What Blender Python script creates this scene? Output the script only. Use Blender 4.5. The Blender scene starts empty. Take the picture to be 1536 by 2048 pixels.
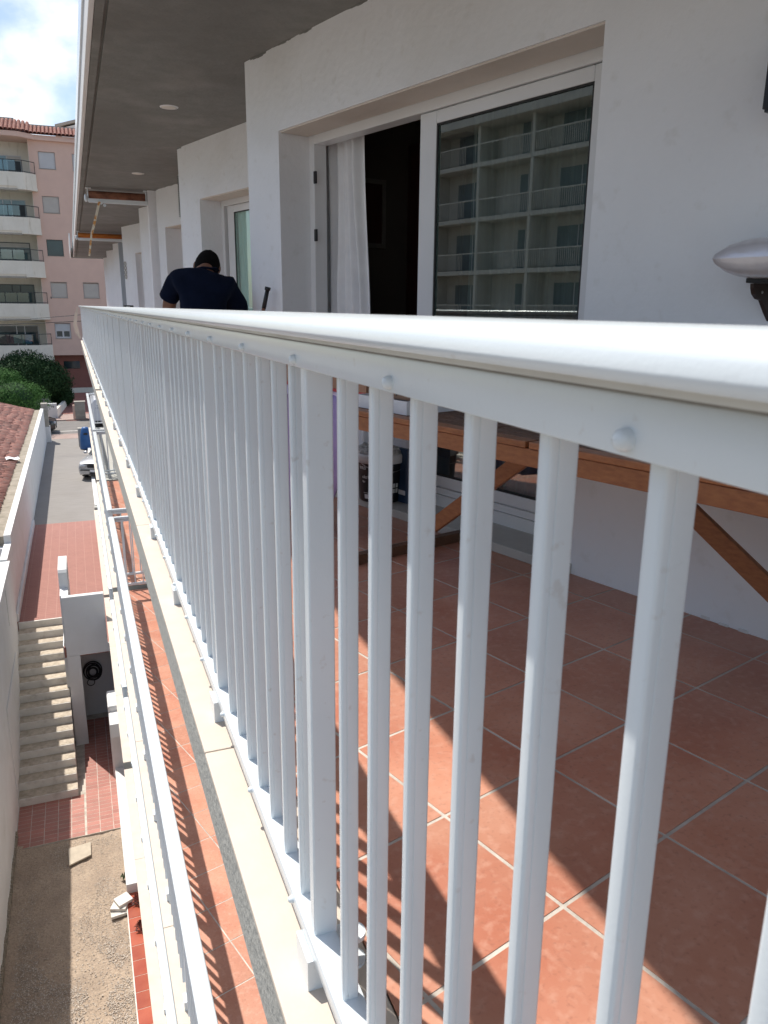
import bpy, bmesh, math, random
from mathutils import Vector, Matrix, noise
random.seed(7)
S = bpy.context.scene
COL = S.collection
PI = math.pi
R = math.radians

# ------------------------------------------------------------ camera
H = 1.08
def cam_basis(p, y, r):
    p, y, r = R(p), R(y), R(r)
    f = Vector((math.sin(y)*math.cos(p), math.cos(y)*math.cos(p), -math.sin(p)))
    rt = Vector((math.cos(y), -math.sin(y), 0))
    u = rt.cross(f)
    return math.cos(r)*rt + math.sin(r)*u, -math.sin(r)*rt + math.cos(r)*u, f
rt, up, fw = cam_basis(14.787, 21.568, .521)
cd = bpy.data.cameras.new('camera'); cam = bpy.data.objects.new('camera', cd); COL.objects.link(cam)
M4 = Matrix(((rt.x, up.x, -fw.x, 0), (rt.y, up.y, -fw.y, 0), (rt.z, up.z, -fw.z, H), (0, 0, 0, 1)))
cam.matrix_world = M4
cd.sensor_fit = 'VERTICAL'; cd.sensor_height = 36; cd.sensor_width = 27
cd.lens = 1544.3/2048*36
cd.clip_start = .02; cd.clip_end = 2000
cd.dof.use_dof = True; cd.dof.focus_distance = 4.0; cd.dof.aperture_fstop = 18.0
S.camera = cam
S.render.resolution_x = 768; S.render.resolution_y = 1024

# ------------------------------------------------------------ world and sun
SUNV = Vector((-.238, .52, 1.0)).normalized()
w = bpy.data.worlds.new('World'); S.world = w; w.use_nodes = True
nt = w.node_tree; nt.nodes.clear()
out = nt.nodes.new('ShaderNodeOutputWorld')
sky = nt.nodes.new('ShaderNodeTexSky'); sky.sky_type = 'NISHITA'; sky.sun_disc = False
sky.sun_elevation = math.asin(SUNV.z); sky.sun_rotation = math.atan2(SUNV.x, SUNV.y) % (2*PI)
sky.dust_density = 1.3; sky.air_density = 1.0; sky.ozone_density = 1.5
bg = nt.nodes.new('ShaderNodeBackground'); bg.inputs[1].default_value = .064
bgc = nt.nodes.new('ShaderNodeBackground'); bgc.inputs[0].default_value = (.90, .95, 1.0, 1); bgc.inputs[1].default_value = .53
tc = nt.nodes.new('ShaderNodeTexCoord')
mp = nt.nodes.new('ShaderNodeMapping'); mp.inputs['Location'].default_value = (.15, .1, .42); mp.inputs['Scale'].default_value = (1, 1, 1.5)
nz = nt.nodes.new('ShaderNodeTexNoise'); nz.inputs['Scale'].default_value = 4.2; nz.inputs['Detail'].default_value = 9; nz.inputs['Roughness'].default_value = .52
cr = nt.nodes.new('ShaderNodeValToRGB'); cr.color_ramp.elements[0].position = .50; cr.color_ramp.elements[1].position = .64
cr.color_ramp.interpolation = 'EASE'
mx = nt.nodes.new('ShaderNodeMixShader')
L = nt.links.new
L(tc.outputs['Generated'], mp.inputs[0]); L(mp.outputs[0], nz.inputs[0]); L(nz.outputs[0], cr.inputs[0])
L(sky.outputs[0], bg.inputs[0]); L(cr.outputs[0], mx.inputs[0]); L(bg.outputs[0], mx.inputs[1]); L(bgc.outputs[0], mx.inputs[2])
L(mx.outputs[0], out.inputs[0])
sd = bpy.data.lights.new('sun', 'SUN'); sd.energy = 2.2; sd.angle = R(.6); sd.color = (1, .95, .87)
so = bpy.data.objects.new('sun', sd); COL.objects.link(so)
so.rotation_euler = SUNV.to_track_quat('Z', 'Y').to_euler(); so.location = (0, 0, 30)
S.view_settings.view_transform = 'Standard'; S.view_settings.look = 'None'
S.view_settings.gamma = 1; S.view_settings.use_curve_mapping = False
S.view_settings.exposure = 1.32

# ------------------------------------------------------------ materials
MATS = {}
def mat(name, col, rough=.6, col2=None, nscale=6, nlo=.35, nhi=.65, bump=0, bscale=40, metal=0, rnd=0, spec=.5, detail=6, stretch=None, coat=0, bdetail=4):
    m = bpy.data.materials.new(name); m.use_nodes = True; MATS[name] = m
    t = m.node_tree; b = t.nodes['Principled BSDF']
    b.inputs['Roughness'].default_value = rough; b.inputs['Metallic'].default_value = metal
    b.inputs['Specular IOR Level'].default_value = spec
    b.inputs['Coat Weight'].default_value = coat
    b.inputs['Base Color'].default_value = (*col, 1)
    geo = t.nodes.new('ShaderNodeNewGeometry'); src = geo.outputs['Position']
    if stretch:
        mpn = t.nodes.new('ShaderNodeMapping'); mpn.inputs['Scale'].default_value = stretch[:3]
        if len(stretch) > 3: mpn.inputs['Rotation'].default_value = (0, 0, stretch[3])
        t.links.new(src, mpn.inputs[0]); src = mpn.outputs[0]
    cout = None
    if col2:
        n = t.nodes.new('ShaderNodeTexNoise'); n.inputs['Scale'].default_value = nscale; n.inputs['Detail'].default_value = detail
        n.inputs['Roughness'].default_value = .6
        r = t.nodes.new('ShaderNodeValToRGB'); r.color_ramp.elements[0].position = nlo; r.color_ramp.elements[1].position = nhi
        r.color_ramp.elements[0].color = (*col, 1); r.color_ramp.elements[1].color = (*col2, 1)
        t.links.new(src, n.inputs[0]); t.links.new(n.outputs[0], r.inputs[0]); cout = r.outputs[0]
        t.links.new(cout, b.inputs['Base Color'])
    if rnd:
        oi = t.nodes.new('ShaderNodeObjectInfo'); hs = t.nodes.new('ShaderNodeHueSaturation')
        mr = t.nodes.new('ShaderNodeMapRange'); mr.inputs['To Min'].default_value = 1-rnd; mr.inputs['To Max'].default_value = 1+rnd
        t.links.new(oi.outputs['Random'], mr.inputs[0]); t.links.new(mr.outputs[0], hs.inputs['Value'])
        if cout: t.links.new(cout, hs.inputs['Color'])
        else: hs.inputs['Color'].default_value = (*col, 1)
        t.links.new(hs.outputs[0], b.inputs['Base Color'])
    if bump:
        n2 = t.nodes.new('ShaderNodeTexNoise'); n2.inputs['Scale'].default_value = bscale; n2.inputs['Detail'].default_value = bdetail
        bp = t.nodes.new('ShaderNodeBump'); bp.inputs['Strength'].default_value = min(1, bump); bp.inputs['Distance'].default_value = .01*max(1, bump)
        t.links.new(src, n2.inputs[0]); t.links.new(n2.outputs[0], bp.inputs['Height']); t.links.new(bp.outputs[0], b.inputs['Normal'])
    return m
def overlay(m, col, scale, lo, hi, amount=1.0, stretch=None, detail=8, off=(0, 0, 0)):
    """second, larger-scale stain layer over whatever feeds the base colour"""
    t = m.node_tree; b = t.nodes['Principled BSDF']
    geo = t.nodes.new('ShaderNodeNewGeometry'); mpn = t.nodes.new('ShaderNodeMapping')
    mpn.inputs['Location'].default_value = off
    if stretch: mpn.inputs['Scale'].default_value = stretch
    n = t.nodes.new('ShaderNodeTexNoise'); n.inputs['Scale'].default_value = scale; n.inputs['Detail'].default_value = detail
    r = t.nodes.new('ShaderNodeMapRange'); r.inputs['From Min'].default_value = lo; r.inputs['From Max'].default_value = hi; r.inputs['To Max'].default_value = amount
    mixn = t.nodes.new('ShaderNodeMix'); mixn.data_type = 'RGBA'
    t.links.new(geo.outputs['Position'], mpn.inputs[0]); t.links.new(mpn.outputs[0], n.inputs[0]); t.links.new(n.outputs[0], r.inputs[0])
    t.links.new(r.outputs[0], mixn.inputs['Factor'])
    ls = b.inputs['Base Color'].links
    if ls: t.links.new(ls[0].from_socket, mixn.inputs['A'])
    else: mixn.inputs['A'].default_value = b.inputs['Base Color'].default_value
    mixn.inputs['B'].default_value = (*col, 1)
    t.links.new(mixn.outputs['Result'], b.inputs['Base Color'])
    return m

m_rail = mat('white_lacquered_aluminium', (.745, .80, .83), .20, (.71, .765, .80), 5, .3, .7, bump=.03, bscale=300, spec=.5)  # blue in the base colour stands in for sky light on white lacquer
overlay(m_rail, (.58, .57, .55), 55, .66, .74, .5)
overlay(m_rail, (.62, .63, .62), 9, .60, .80, .35, stretch=(1, 1, .15))
m_gasket = mat('grey_rubber_gasket', (.60, .60, .57), .7, (.70, .70, .67), 8)
m_gap = mat('grey_gap_strip', (.30, .29, .27), .8, (.22, .21, .2), 30)
m_cap = mat('cream_stone_capping', (.62, .54, .455), .65, (.56, .48, .40), 9, .3, .75, bump=.08, bscale=120)
overlay(m_cap, (.50, .42, .33), 3, .58, .75, .5)
m_conc = mat('raw_concrete', (.45, .445, .41), .9, (.38, .375, .345), 14, .3, .7, bump=.5, bscale=60)
overlay(m_conc, (.18, .175, .165), 55, .64, .70, .6)
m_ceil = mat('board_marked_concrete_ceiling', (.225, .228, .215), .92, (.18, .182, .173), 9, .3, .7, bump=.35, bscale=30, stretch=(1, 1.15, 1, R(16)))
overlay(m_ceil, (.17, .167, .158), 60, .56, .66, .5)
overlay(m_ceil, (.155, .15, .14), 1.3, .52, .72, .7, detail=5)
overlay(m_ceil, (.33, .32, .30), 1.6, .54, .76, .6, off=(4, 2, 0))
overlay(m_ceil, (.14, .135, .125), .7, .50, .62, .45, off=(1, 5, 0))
m_wall = mat('white_painted_render', (.84, .85, .87), .75, (.80, .81, .83), 2.2, .3, .7, bump=.35, bscale=22)
overlay(m_wall, (.62, .60, .56), .9, .56, .85, .6)
overlay(m_wall, (.66, .65, .62), 14, .60, .74, .35)
m_wallo = mat('white_painted_outer_render', (.74, .74, .74), .75, (.68, .675, .66), 1.6, .3, .7, bump=.15, bscale=40)
overlay(m_wallo, (.50, .47, .43), 1.2, .60, .85, .5)
m_soffit = mat('cream_painted_lintel_render', (.66, .60, .54), .8, (.60, .54, .48), 3, bump=.1, bscale=60)
m_tile = mat('terracotta_floor_tile', (.50, .205, .125), .36, (.61, .30, .205), 3.5, .3, .7, bump=.06, bscale=60, rnd=.10, detail=8)
overlay(m_tile, (.42, .125, .075), 2.6, .46, .68, .6, off=(3, 1, 0))
overlay(m_tile, (.42, .235, .165), 1.9, .50, .72, .4, off=(9, 4, 0))
overlay(m_tile, (.60, .34, .25), 42, .50, .70, .5)
overlay(m_tile, (.30, .12, .08), 85, .56, .72, .45)
m_grout = mat('pale_grey_grout', (.64, .58, .51), .9, (.40, .36, .31), 7, bump=.3, bscale=120)
m_pvc = mat('white_pvc_frame', (.76, .765, .77), .3, (.73, .735, .74), 3)
m_dark = mat('black_plastic', (.012, .012, .014), .4, (.02, .02, .022), 30)
m_seal = mat('black_rubber_seal', (.02, .02, .02), .6, (.03, .03, .03), 30)
m_sill = mat('grey_marble_sill', (.52, .50, .46), .45, (.44, .42, .39), 5, bump=.05)
m_curtain = mat('white_cotton_curtain', (.86, .86, .87), .9, (.80, .80, .82), 8, bump=.1, bscale=300)
m_teal_curtain = mat('pale_green_net_curtain', (.60, .68, .67), .9, (.50, .58, .57), 8, stretch=(8, 8, .4))
m_room = mat('dark_room_plaster', (.09, .072, .058), .9, (.075, .06, .05), 2)  # walls coloured dark so the dimness of the room sits in the colour
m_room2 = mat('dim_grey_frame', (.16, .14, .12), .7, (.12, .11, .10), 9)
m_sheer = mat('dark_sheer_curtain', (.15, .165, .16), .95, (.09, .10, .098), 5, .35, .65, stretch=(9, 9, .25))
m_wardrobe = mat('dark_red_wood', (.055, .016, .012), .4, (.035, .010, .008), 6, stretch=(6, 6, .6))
m_teak = mat('oiled_teak', (.34, .135, .050), .42, (.22, .078, .030), 10, .3, .7, bump=.15, bscale=60, stretch=(10, 1.2, 10, R(-16)), rnd=.12)
m_teakdark = mat('weathered_teak_slats', (.16, .075, .038), .55, (.10, .045, .024), 12, .3, .7, bump=.15, bscale=60, stretch=(10, 1.0, 10, R(-16)), rnd=.15)
m_pail = mat('black_pail_plastic', (.012, .012, .014), .28, (.016, .016, .018), 20)
m_crust = mat('dried_white_paint_crust', (.62, .61, .58), .8, (.30, .29, .28), 45, .45, .6, bump=.9, bscale=45)
m_print = mat('white_print', (.75, .75, .75), .5, (.7, .7, .7), 30)
m_blue = mat('dark_blue_plastic', (.02, .05, .10), .35, (.03, .06, .12), 10)
m_lav = mat('lavender_cloth', (.34, .28, .52), .85, (.27, .22, .44), 7, bump=.2, bscale=90)
m_lav2 = mat('pale_lavender_cloth', (.60, .58, .78), .85, (.52, .50, .70), 7, bump=.2, bscale=90)
m_skin = mat('skin', (.25, .115, .07), .55, (.20, .09, .055), 12, bump=.05, bscale=150)
m_hair = mat('short_black_hair', (.006, .005, .005), .95, (.014, .012, .011), 240, bump=.8, bscale=260, spec=.08)
m_shirt = mat('navy_tshirt_cotton', (.006, .010, .026), .95, (.004, .007, .018), 9, bump=.35, bscale=30, spec=.1)
m_trouser = mat('grey_work_trousers', (.06, .06, .065), .9, (.045, .045, .05), 9, bump=.2, bscale=120)
m_shoe = mat('dark_shoe', (.03, .03, .03), .6, (.05, .05, .05), 9)
m_card = mat('brown_cardboard', (.34, .20, .13), .8, (.29, .17, .11), 9)
m_red = mat('red_strip', (.42, .02, .03), .5, (.36, .02, .03), 9)
m_white = mat('white_paper', (.74, .74, .76), .7, (.68, .68, .70), 9)
m_foil = mat('silver_foil', (.84, .83, .85), .28, (.74, .72, .75), 5, metal=.35, bump=.6, bscale=9)
m_brownw = mat('dark_brown_bracket', (.045, .022, .018), .5, (.03, .016, .012), 30)
m_steel = mat('steel', (.6, .6, .6), .3, (.5, .5, .5), 30, metal=1)
m_orange = mat('orange_awning_canvas', (.60, .20, .035), .8, (.48, .15, .03), 10, stretch=(1, 1, 6))
m_brownc = mat('brown_awning_canvas', (.30, .125, .07), .8, (.14, .05, .03), 10)
m_arm = mat('peeling_cream_metal', (.72, .66, .52), .6, (.60, .30, .09), 14, .52, .56, bump=.2)
m_handle = mat('brown_broom_handle', (.33, .15, .09), .5, (.25, .11, .07), 30)
m_pink = mat('pink_render', (.73, .51, .42), .85, (.68, .47, .39), 1.3, .3, .7, bump=.1, bscale=20)
overlay(m_pink, (.62, .43, .36), .35, .5, .75, .6)
m_pinkdark = mat('dark_red_ground_floor_render', (.30, .125, .10), .85, (.26, .11, .09), 1.3, bump=.1, bscale=20)
m_cream = mat('cream_balcony_render', (.80, .75, .66), .85, (.74, .69, .60), 1.3, bump=.1, bscale=20)
overlay(m_cream, (.45, .40, .30), 1.6, .60, .78, .6, stretch=(3, 1, .5))
m_rooft = mat('clay_roof_tile', (.46, .235, .185), .85, (.34, .15, .115), 1.7, .3, .7, bump=.3, bscale=30, rnd=.18)
overlay(m_rooft, (.30, .25, .22), 5, .52, .70, .7)
overlay(m_rooft, (.17, .105, .085), 1.1, .52, .7, .6)
m_deck = mat('valley_shade_bed', (.07, .045, .035), .95, (.04, .03, .025), 6)  # near-black bed: shade of the valleys between tiles put into the colour
m_roofp = mat('pale_clay_roof_tile', (.52, .27, .21), .85, (.42, .19, .14), 2.5, bump=.3, bscale=30, rnd=.15)
m_lichen = mat('weathered_concrete_strip', (.36, .31, .25), .95, (.24, .21, .16), 4, bump=.5, bscale=25)
m_black = mat('black_metal', (.015, .02, .022), .4, (.02, .025, .03), 10)
m_wing = mat('dark_window_glass', (.02, .035, .045), .08, (.03, .06, .07), .9, spec=.8)
m_tealg = mat('teal_balcony_glass', (.16, .24, .27), .12, (.24, .33, .36), 1.2, spec=.8)
m_shut = mat('white_roller_shutter', (.60, .60, .61), .6, (.56, .56, .57), 2)
m_shutb = mat('beige_roller_shutter', (.55, .51, .46), .6, (.50, .46, .42), 2)
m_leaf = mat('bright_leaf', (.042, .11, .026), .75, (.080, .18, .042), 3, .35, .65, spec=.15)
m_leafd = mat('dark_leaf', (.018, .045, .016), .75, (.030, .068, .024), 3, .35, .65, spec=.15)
m_bark = mat('bark', (.10, .075, .05), .9, (.06, .045, .03), 12)
m_paveg = mat('brushed_concrete_drive', (.27, .25, .232), .9, (.22, .203, .188), 2.2, .3, .7, bump=.5, bscale=8, stretch=(.6, 5, 1))
overlay(m_paveg, (.20, .18, .165), .8, .5, .75, .5)
m_redp = mat('red_paving', (.35, .165, .135), .85, (.30, .14, .115), 3, .3, .7, bump=.1, bscale=30)
m_redt = mat('red_quarry_tile', (.36, .135, .105), .5, (.42, .175, .135), 4, .3, .7, rnd=.12, bump=.05)
overlay(m_redt, (.28, .15, .12), 2.2, .5, .75, .6)
m_glaze = mat('glazed_red_tile', (.33, .075, .045), .18, (.40, .11, .065), 3, rnd=.12)
m_asph = mat('worn_asphalt', (.19, .175, .165), .9, (.155, .145, .138), 2, bump=.3, bscale=30)
m_line = mat('road_line_paint', (.60, .58, .54), .8, (.50, .48, .45), 6)
m_dirt = mat('dry_dirt', (.46, .36, .27), .95, (.34, .26, .195), 1.4, .35, .65, bump=2.5, bscale=22)
overlay(m_dirt, (.25, .195, .155), 38, .50, .60, .7)
overlay(m_dirt, (.28, .22, .175), 1.9, .50, .66, .55, off=(2, 7, 0))
overlay(m_dirt, (.56, .48, .40), 70, .63, .68, .8)
m_ground = mat('town_ground', (.26, .235, .20), .95, (.20, .18, .155), .3)
m_riser = mat('painted_riser_concrete', (.72, .69, .64), .85, (.64, .61, .56), 4, bump=.1)
overlay(m_riser, (.36, .32, .28), 5, .55, .75, .6)
m_tread = mat('rough_tread_concrete', (.60, .52, .42), .95, (.36, .30, .23), 9, .3, .7, bump=.9, bscale=30)
m_stone = mat('pale_stone_block', (.42, .39, .34), .9, (.35, .32, .28), 5, bump=.3, rnd=.1)
m_bin = mat('blue_bin_plastic', (.025, .11, .30), .45, (.02, .09, .26), 4)
m_silver = mat('silver_car_paint', (.52, .52, .53), .25, (.49, .49, .5), 3, metal=.5, coat=.6)
m_blackcar = mat('black_car_paint', (.010, .010, .012), .2, (.012, .012, .014), 3, coat=.8)
m_van = mat('white_van_paint', (.66, .68, .72), .3, (.62, .64, .68), 3, coat=.4)
m_tyre = mat('tyre', (.02, .02, .02), .8, (.03, .03, .03), 20)
m_lamp = mat('headlamp_lens', (.55, .57, .6), .1, (.45, .47, .5), 20)
m_opp = mat('opposite_cream_render', (.52, .50, .45), .85, (.46, .44, .40), 1)
m_oppdoor = mat('hazed_patio_glass', (.12, .155, .165), .4, (.16, .20, .21), .9)  # glass lightened to haze its mirror image; the haze is in the colour
m_lightp = mat('opal_lamp_diffuser', (.72, .69, .62), .5, (.66, .63, .57), 9)
m_text = mat('grey_blue_lettering', (.22, .26, .36), .6, (.2, .24, .34), 9)
m_ac = mat('white_ac_casing', (.62, .62, .60), .5, (.56, .56, .54), 9)

def glass_mat(name, tint, fac):
    m = bpy.data.materials.new(name); m.use_nodes = True; t = m.node_tree; t.nodes.clear()
    o = t.nodes.new('ShaderNodeOutputMaterial'); g = t.nodes.new('ShaderNodeBsdfGlossy'); g.inputs['Roughness'].default_value = .006
    g.inputs['Color'].default_value = (.92, .98, .95, 1)
    tr = t.nodes.new('ShaderNodeBsdfTransparent'); tr.inputs[0].default_value = (*tint, 1)
    fr = t.nodes.new('ShaderNodeFresnel'); fr.inputs[0].default_value = 1.5
    mr = t.nodes.new('ShaderNodeMapRange'); mr.inputs['To Min'].default_value = fac; mr.inputs['To Max'].default_value = 1
    nzn = t.nodes.new('ShaderNodeTexNoise'); nzn.inputs['Scale'].default_value = 1.2
    bp = t.nodes.new('ShaderNodeBump'); bp.inputs['Strength'].default_value = .015; bp.inputs['Distance'].default_value = .02
    mxs = t.nodes.new('ShaderNodeMixShader')
    t.links.new(nzn.outputs[0], bp.inputs['Height']); t.links.new(bp.outputs[0], g.inputs['Normal'])
    gi = t.nodes.new('ShaderNodeNewGeometry'); sb_ = t.nodes.new('ShaderNodeMath'); sb_.operation = 'SUBTRACT'; sb_.inputs[0].default_value = 1
    mu = t.nodes.new('ShaderNodeMath'); mu.operation = 'MULTIPLY'
    t.links.new(gi.outputs['Backfacing'], sb_.inputs[1]); t.links.new(fr.outputs[0], mr.inputs[0])
    t.links.new(mr.outputs[0], mu.inputs[0]); t.links.new(sb_.outputs[0], mu.inputs[1]); t.links.new(mu.outputs[0], mxs.inputs[0])
    t.links.new(tr.outputs[0], mxs.inputs[1]); t.links.new(g.outputs[0], mxs.inputs[2]); t.links.new(mxs.outputs[0], o.inputs[0])
    return m
m_glass = glass_mat('window_glass', (.72, .80, .78), .22)
m_glass2 = glass_mat('green_window_glass', (.92, 1.0, .97), .12)

# ------------------------------------------------------------ helpers
E16 = Vector((-math.sin(R(16)), math.cos(R(16)), 0)); N16 = Vector((math.cos(R(16)), math.sin(R(16)), 0))
def WP(n, s, z): return N16*n + E16*s + Vector((0, 0, z))
def ID(p): return Vector(p)
class MB:
    def __init__(s): s.v = []; s.f = []
    def add(s, vs, fs):
        k = len(s.v); s.v += [tuple(v) for v in vs]; s.f += [tuple(i+k for i in f) for f in fs]; return s
    def box(s, x0, x1, y0, y1, z0, z1, wall=False, f=None):
        vs = [Vector((x, y, z)) for z in (z0, z1) for y in (y0, y1) for x in (x0, x1)]
        if wall: vs = [WP(*v) for v in vs]
        if f: vs = [f(v) for v in vs]
        return s.add(vs, [(0, 2, 3, 1), (4, 5, 7, 6), (0, 1, 5, 4), (2, 6, 7, 3), (0, 4, 6, 2), (1, 3, 7, 5)])
    def prism(s, poly, a, b, ax=1):
        """poly in the plane normal to axis ax, extruded from a to b"""
        def P(p, t):
            if ax == 1: return Vector((p[0], t, p[1]))
            if ax == 0: return Vector((t, p[0], p[1]))
            return Vector((p[0], p[1], t))
        n = len(poly); vs = [P(p, a) for p in poly]+[P(p, b) for p in poly]
        fs = [tuple(range(n))[::-1], tuple(range(n, 2*n))]+[(i, (i+1) % n, n+(i+1) % n, n+i) for i in range(n)]
        return s.add(vs, fs)
    def tube(s, p0, p1, r0, r1=None, seg=10):
        r1 = r0 if r1 is None else r1
        p0, p1 = Vector(p0), Vector(p1); d = (p1-p0).normalized(); a = d.orthogonal().normalized(); b = d.cross(a)
        vs = []
        for p, r in ((p0, r0), (p1, r1)):
            for i in range(seg):
                t = 2*PI*i/seg; vs.append(p+(a*math.cos(t)+b*math.sin(t))*r)
        fs = [tuple(range(seg))[::-1], tuple(range(seg, 2*seg))]+[(i, (i+1) % seg, seg+(i+1) % seg, seg+i) for i in range(seg)]
        return s.add(vs, fs)
    def beam(s, p0, p1, w, h, upv=(0, 0, 1)):
        p0, p1 = Vector(p0), Vector(p1); d = (p1-p0).normalized(); u = Vector(upv); a = d.cross(u).normalized(); b = a.cross(d)
        vs = [p+a*(sx*w/2)+b*(sz*h/2) for p in (p0, p1) for sx, sz in ((-1, -1), (1, -1), (1, 1), (-1, 1))]
        return s.add(vs, [(3, 2, 1, 0), (4, 5, 6, 7), (0, 1, 5, 4), (1, 2, 6, 5), (2, 3, 7, 6), (3, 0, 4, 7)])
    def sphere(s, c, r, seg=10, rings=6, half=None):
        c = Vector(c); r = Vector(r) if not isinstance(r, (int, float)) else Vector((r, r, r))
        vs = []; fs = []
        for j in range(rings+1):
            ph = PI*j/rings
            for i in range(seg):
                th = 2*PI*i/seg; vs.append(c+Vector((r.x*math.sin(ph)*math.cos(th), r.y*math.sin(ph)*math.sin(th), r.z*math.cos(ph))))
        for j in range(rings):
            for i in range(seg):
                fs.append((j*seg+i, (j+1)*seg+i, (j+1)*seg+(i+1) % seg, j*seg+(i+1) % seg))
        return s.add(vs, fs)
    def lathe(s, prof, c=(0, 0, 0), seg=24):
        c = Vector(c); vs = []; fs = []
        for r, z in prof:
            for i in range(seg):
                t = 2*PI*i/seg; vs.append(c+Vector((r*math.cos(t), r*math.sin(t), z)))
        for j in range(len(prof)-1):
            for i in range(seg): fs.append((j*seg+i, j*seg+(i+1) % seg, (j+1)*seg+(i+1) % seg, (j+1)*seg+i))
        return s.add(vs, fs)
    def mesh(s, name, m, smooth=False):
        me = bpy.data.meshes.new(name); me.from_pydata(s.v, [], s.f); me.validate(); me.materials.append(m)
        bm = bmesh.new(); bm.from_mesh(me); bmesh.ops.recalc_face_normals(bm, faces=bm.faces); bm.to_mesh(me); bm.free()
        if smooth:
            for p in me.polygons: p.use_smooth = True
        return me
    def build(s, name, m, parent=None, smooth=False, bevel=0, segs=2):
        o = bpy.data.objects.new(name, s.mesh(name, m, smooth)); COL.objects.link(o)
        if parent: o.parent = parent
        if bevel:
            b = o.modifiers.new('bevel', 'BEVEL'); b.width = bevel; b.segments = segs; b.limit_method = 'ANGLE'
        return o
def inst(name, me, parent=None, loc=(0, 0, 0), rz=0, rot=None):
    o = bpy.data.objects.new(name, me); COL.objects.link(o); o.parent = parent; o.location = loc
    o.rotation_euler = rot if rot else (0, 0, rz)
    return o
def tag(o, label=None, cat=None, group=None, kind=None):
    if label: o['label'] = label
    if cat: o['category'] = cat
    if group: o['group'] = group
    if kind: o['kind'] = kind
    return o
def thing(name, label, cat, loc=(0, 0, 0), rz=0, group=None):
    o = bpy.data.objects.new(name, None); COL.objects.link(o); o.location = loc; o.rotation_euler = (0, 0, rz); o.empty_display_size = .1
    return tag(o, label, cat, group)
def rrect(x0, x1, y0, y1, r, k=3):
    pts = []
    for cx, cy, a0 in ((x1-r, y1-r, 0), (x0+r, y1-r, 90), (x0+r, y0+r, 180), (x1-r, y0+r, 270)):
        for i in range(k+1):
            a = R(a0+90*i/k); pts.append((cx+r*math.cos(a), cy+r*math.sin(a)))
    return pts
def shade_auto(o, ang=35):
    for p in o.data.polygons: p.use_smooth = True
    try: o.data.set_sharp_from_angle(angle=R(ang))
    except Exception: pass
    return o
def text_obj(s, size, m, parent, name='lettering', depth=.0015, xf=None):
    cu = bpy.data.curves.new('t', 'FONT'); cu.body = s; cu.size = size; cu.extrude = depth/2; cu.resolution_u = 3
    tmp = bpy.data.objects.new('t', cu); COL.objects.link(tmp)
    dg = bpy.context.evaluated_depsgraph_get(); me = bpy.data.meshes.new_from_object(tmp.evaluated_get(dg))
    bpy.data.objects.remove(tmp)
    me.materials.clear(); me.materials.append(m)
    if xf:
        for v in me.vertices: v.co = xf(v.co)
    o = bpy.data.objects.new(name, me); COL.objects.link(o); o.parent = parent
    return o

# ============================================================ THE SETTING
ZT = -6.3; ZB = -8.68
g = MB()
G = ZT-.06
for x0, x1, y0, y1 in ((-700, -2.06, -600, 900), (-2.06, 9, 28.4, 900), (9, 700, -600, 900), (-2.06, 9, -600, -12)):
    g.add([(x0, y0, G), (x1, y0, G), (x1, y1, G), (x0, y1, G)], [(0, 1, 2, 3)])
tag(g.build('ground', m_ground), kind='structure')
# sunken dirt yard
g = MB(); nx, ny = 40, 150; x0, x1, y0, y1 = -1.85, .35, -6, 13.9
vs = []; fs = []
for j in range(ny+1):
    for i in range(nx+1):
        x = x0+(x1-x0)*i/nx; y = y0+(y1-y0)*j/ny
        z = ZB-.02+.03*noise.noise(Vector((x*1.3, y*1.3, 0)))+.018*noise.noise(Vector((x*6, y*6, 3)))+.012*noise.noise(Vector((x*17, y*17, 9)))
        z += .05*max(0, 1-(x-x0)/.25)
        vs.append((x, y, z))
for j in range(ny):
    for i in range(nx):
        a = j*(nx+1)+i; fs.append((a, a+1, a+nx+2, a+nx+1))
g.add(vs, fs); o = g.build('dirt_yard', m_dirt, smooth=True); tag(o, kind='structure')
# loose gravel, denser towards the camera
g = MB()
for k in range(30000):
    x = random.uniform(-1.8, .1); y = 7.5+6.2*random.random()**1.5
    dens = noise.noise(Vector((x*1.5, y*.9, 5)))
    if dens < -.1+.10*(y-10) and y > 9.5 and random.random() < .85: continue
    r = random.uniform(.005, .017) if y < 11 else random.uniform(.004, .011)
    a = random.random()*6
    z = ZB-.012+.03*noise.noise(Vector((x*1.3, y*1.3, 0)))
    c = Vector((x, y, z))
    pts = [c+Vector((math.cos(a+i*PI/2)*r*random.uniform(.6, 1.2), math.sin(a+i*PI/2)*r, random.uniform(-.2, .2)*r)) for i in range(4)]
    g.add(pts+[c+Vector((0, 0, r*.35))], [(0, 1, 4), (1, 2, 4), (2, 3, 4), (3, 0, 4)])
m_grav = mat('loose_gravel', (.20, .165, .14), .95, (.62, .54, .46), 60, .4, .6)
tag(g.build('gravel', m_grav), kind='stuff')

# red tiled landing in the sunken yard: one object per quarry tile
landing = tag(MB().box(-1.82, .35, 13.82, 18.6, ZB-.12, ZB+.004).build('tiled_landing', m_grout), kind='structure')
tm = MB().box(0, .232, 0, .115, -.001, .0012).mesh('tile', m_redt)
for i in range(8):
    for j in range(36):
        x = -1.80+i*.243+(.03 if i >= 5 else 0); y = 13.83+j*.125
        if x > .1: continue
        if x < -.72 and y > 15.15: continue
        inst('tile', tm, landing, (x, y, ZB+.0045+random.uniform(-.0003, .0003)))
# upper terrace paved red, then the concrete drive
terr = MB()
terr.box(-1.86, -.78, 19.27, 28.4, ZT-.25, ZT); terr.box(-.78, 3.2, 17.35, 28.4, ZT-.25, ZT)
tag(terr.build('red_terrace', m_redp), kind='structure')
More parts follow.
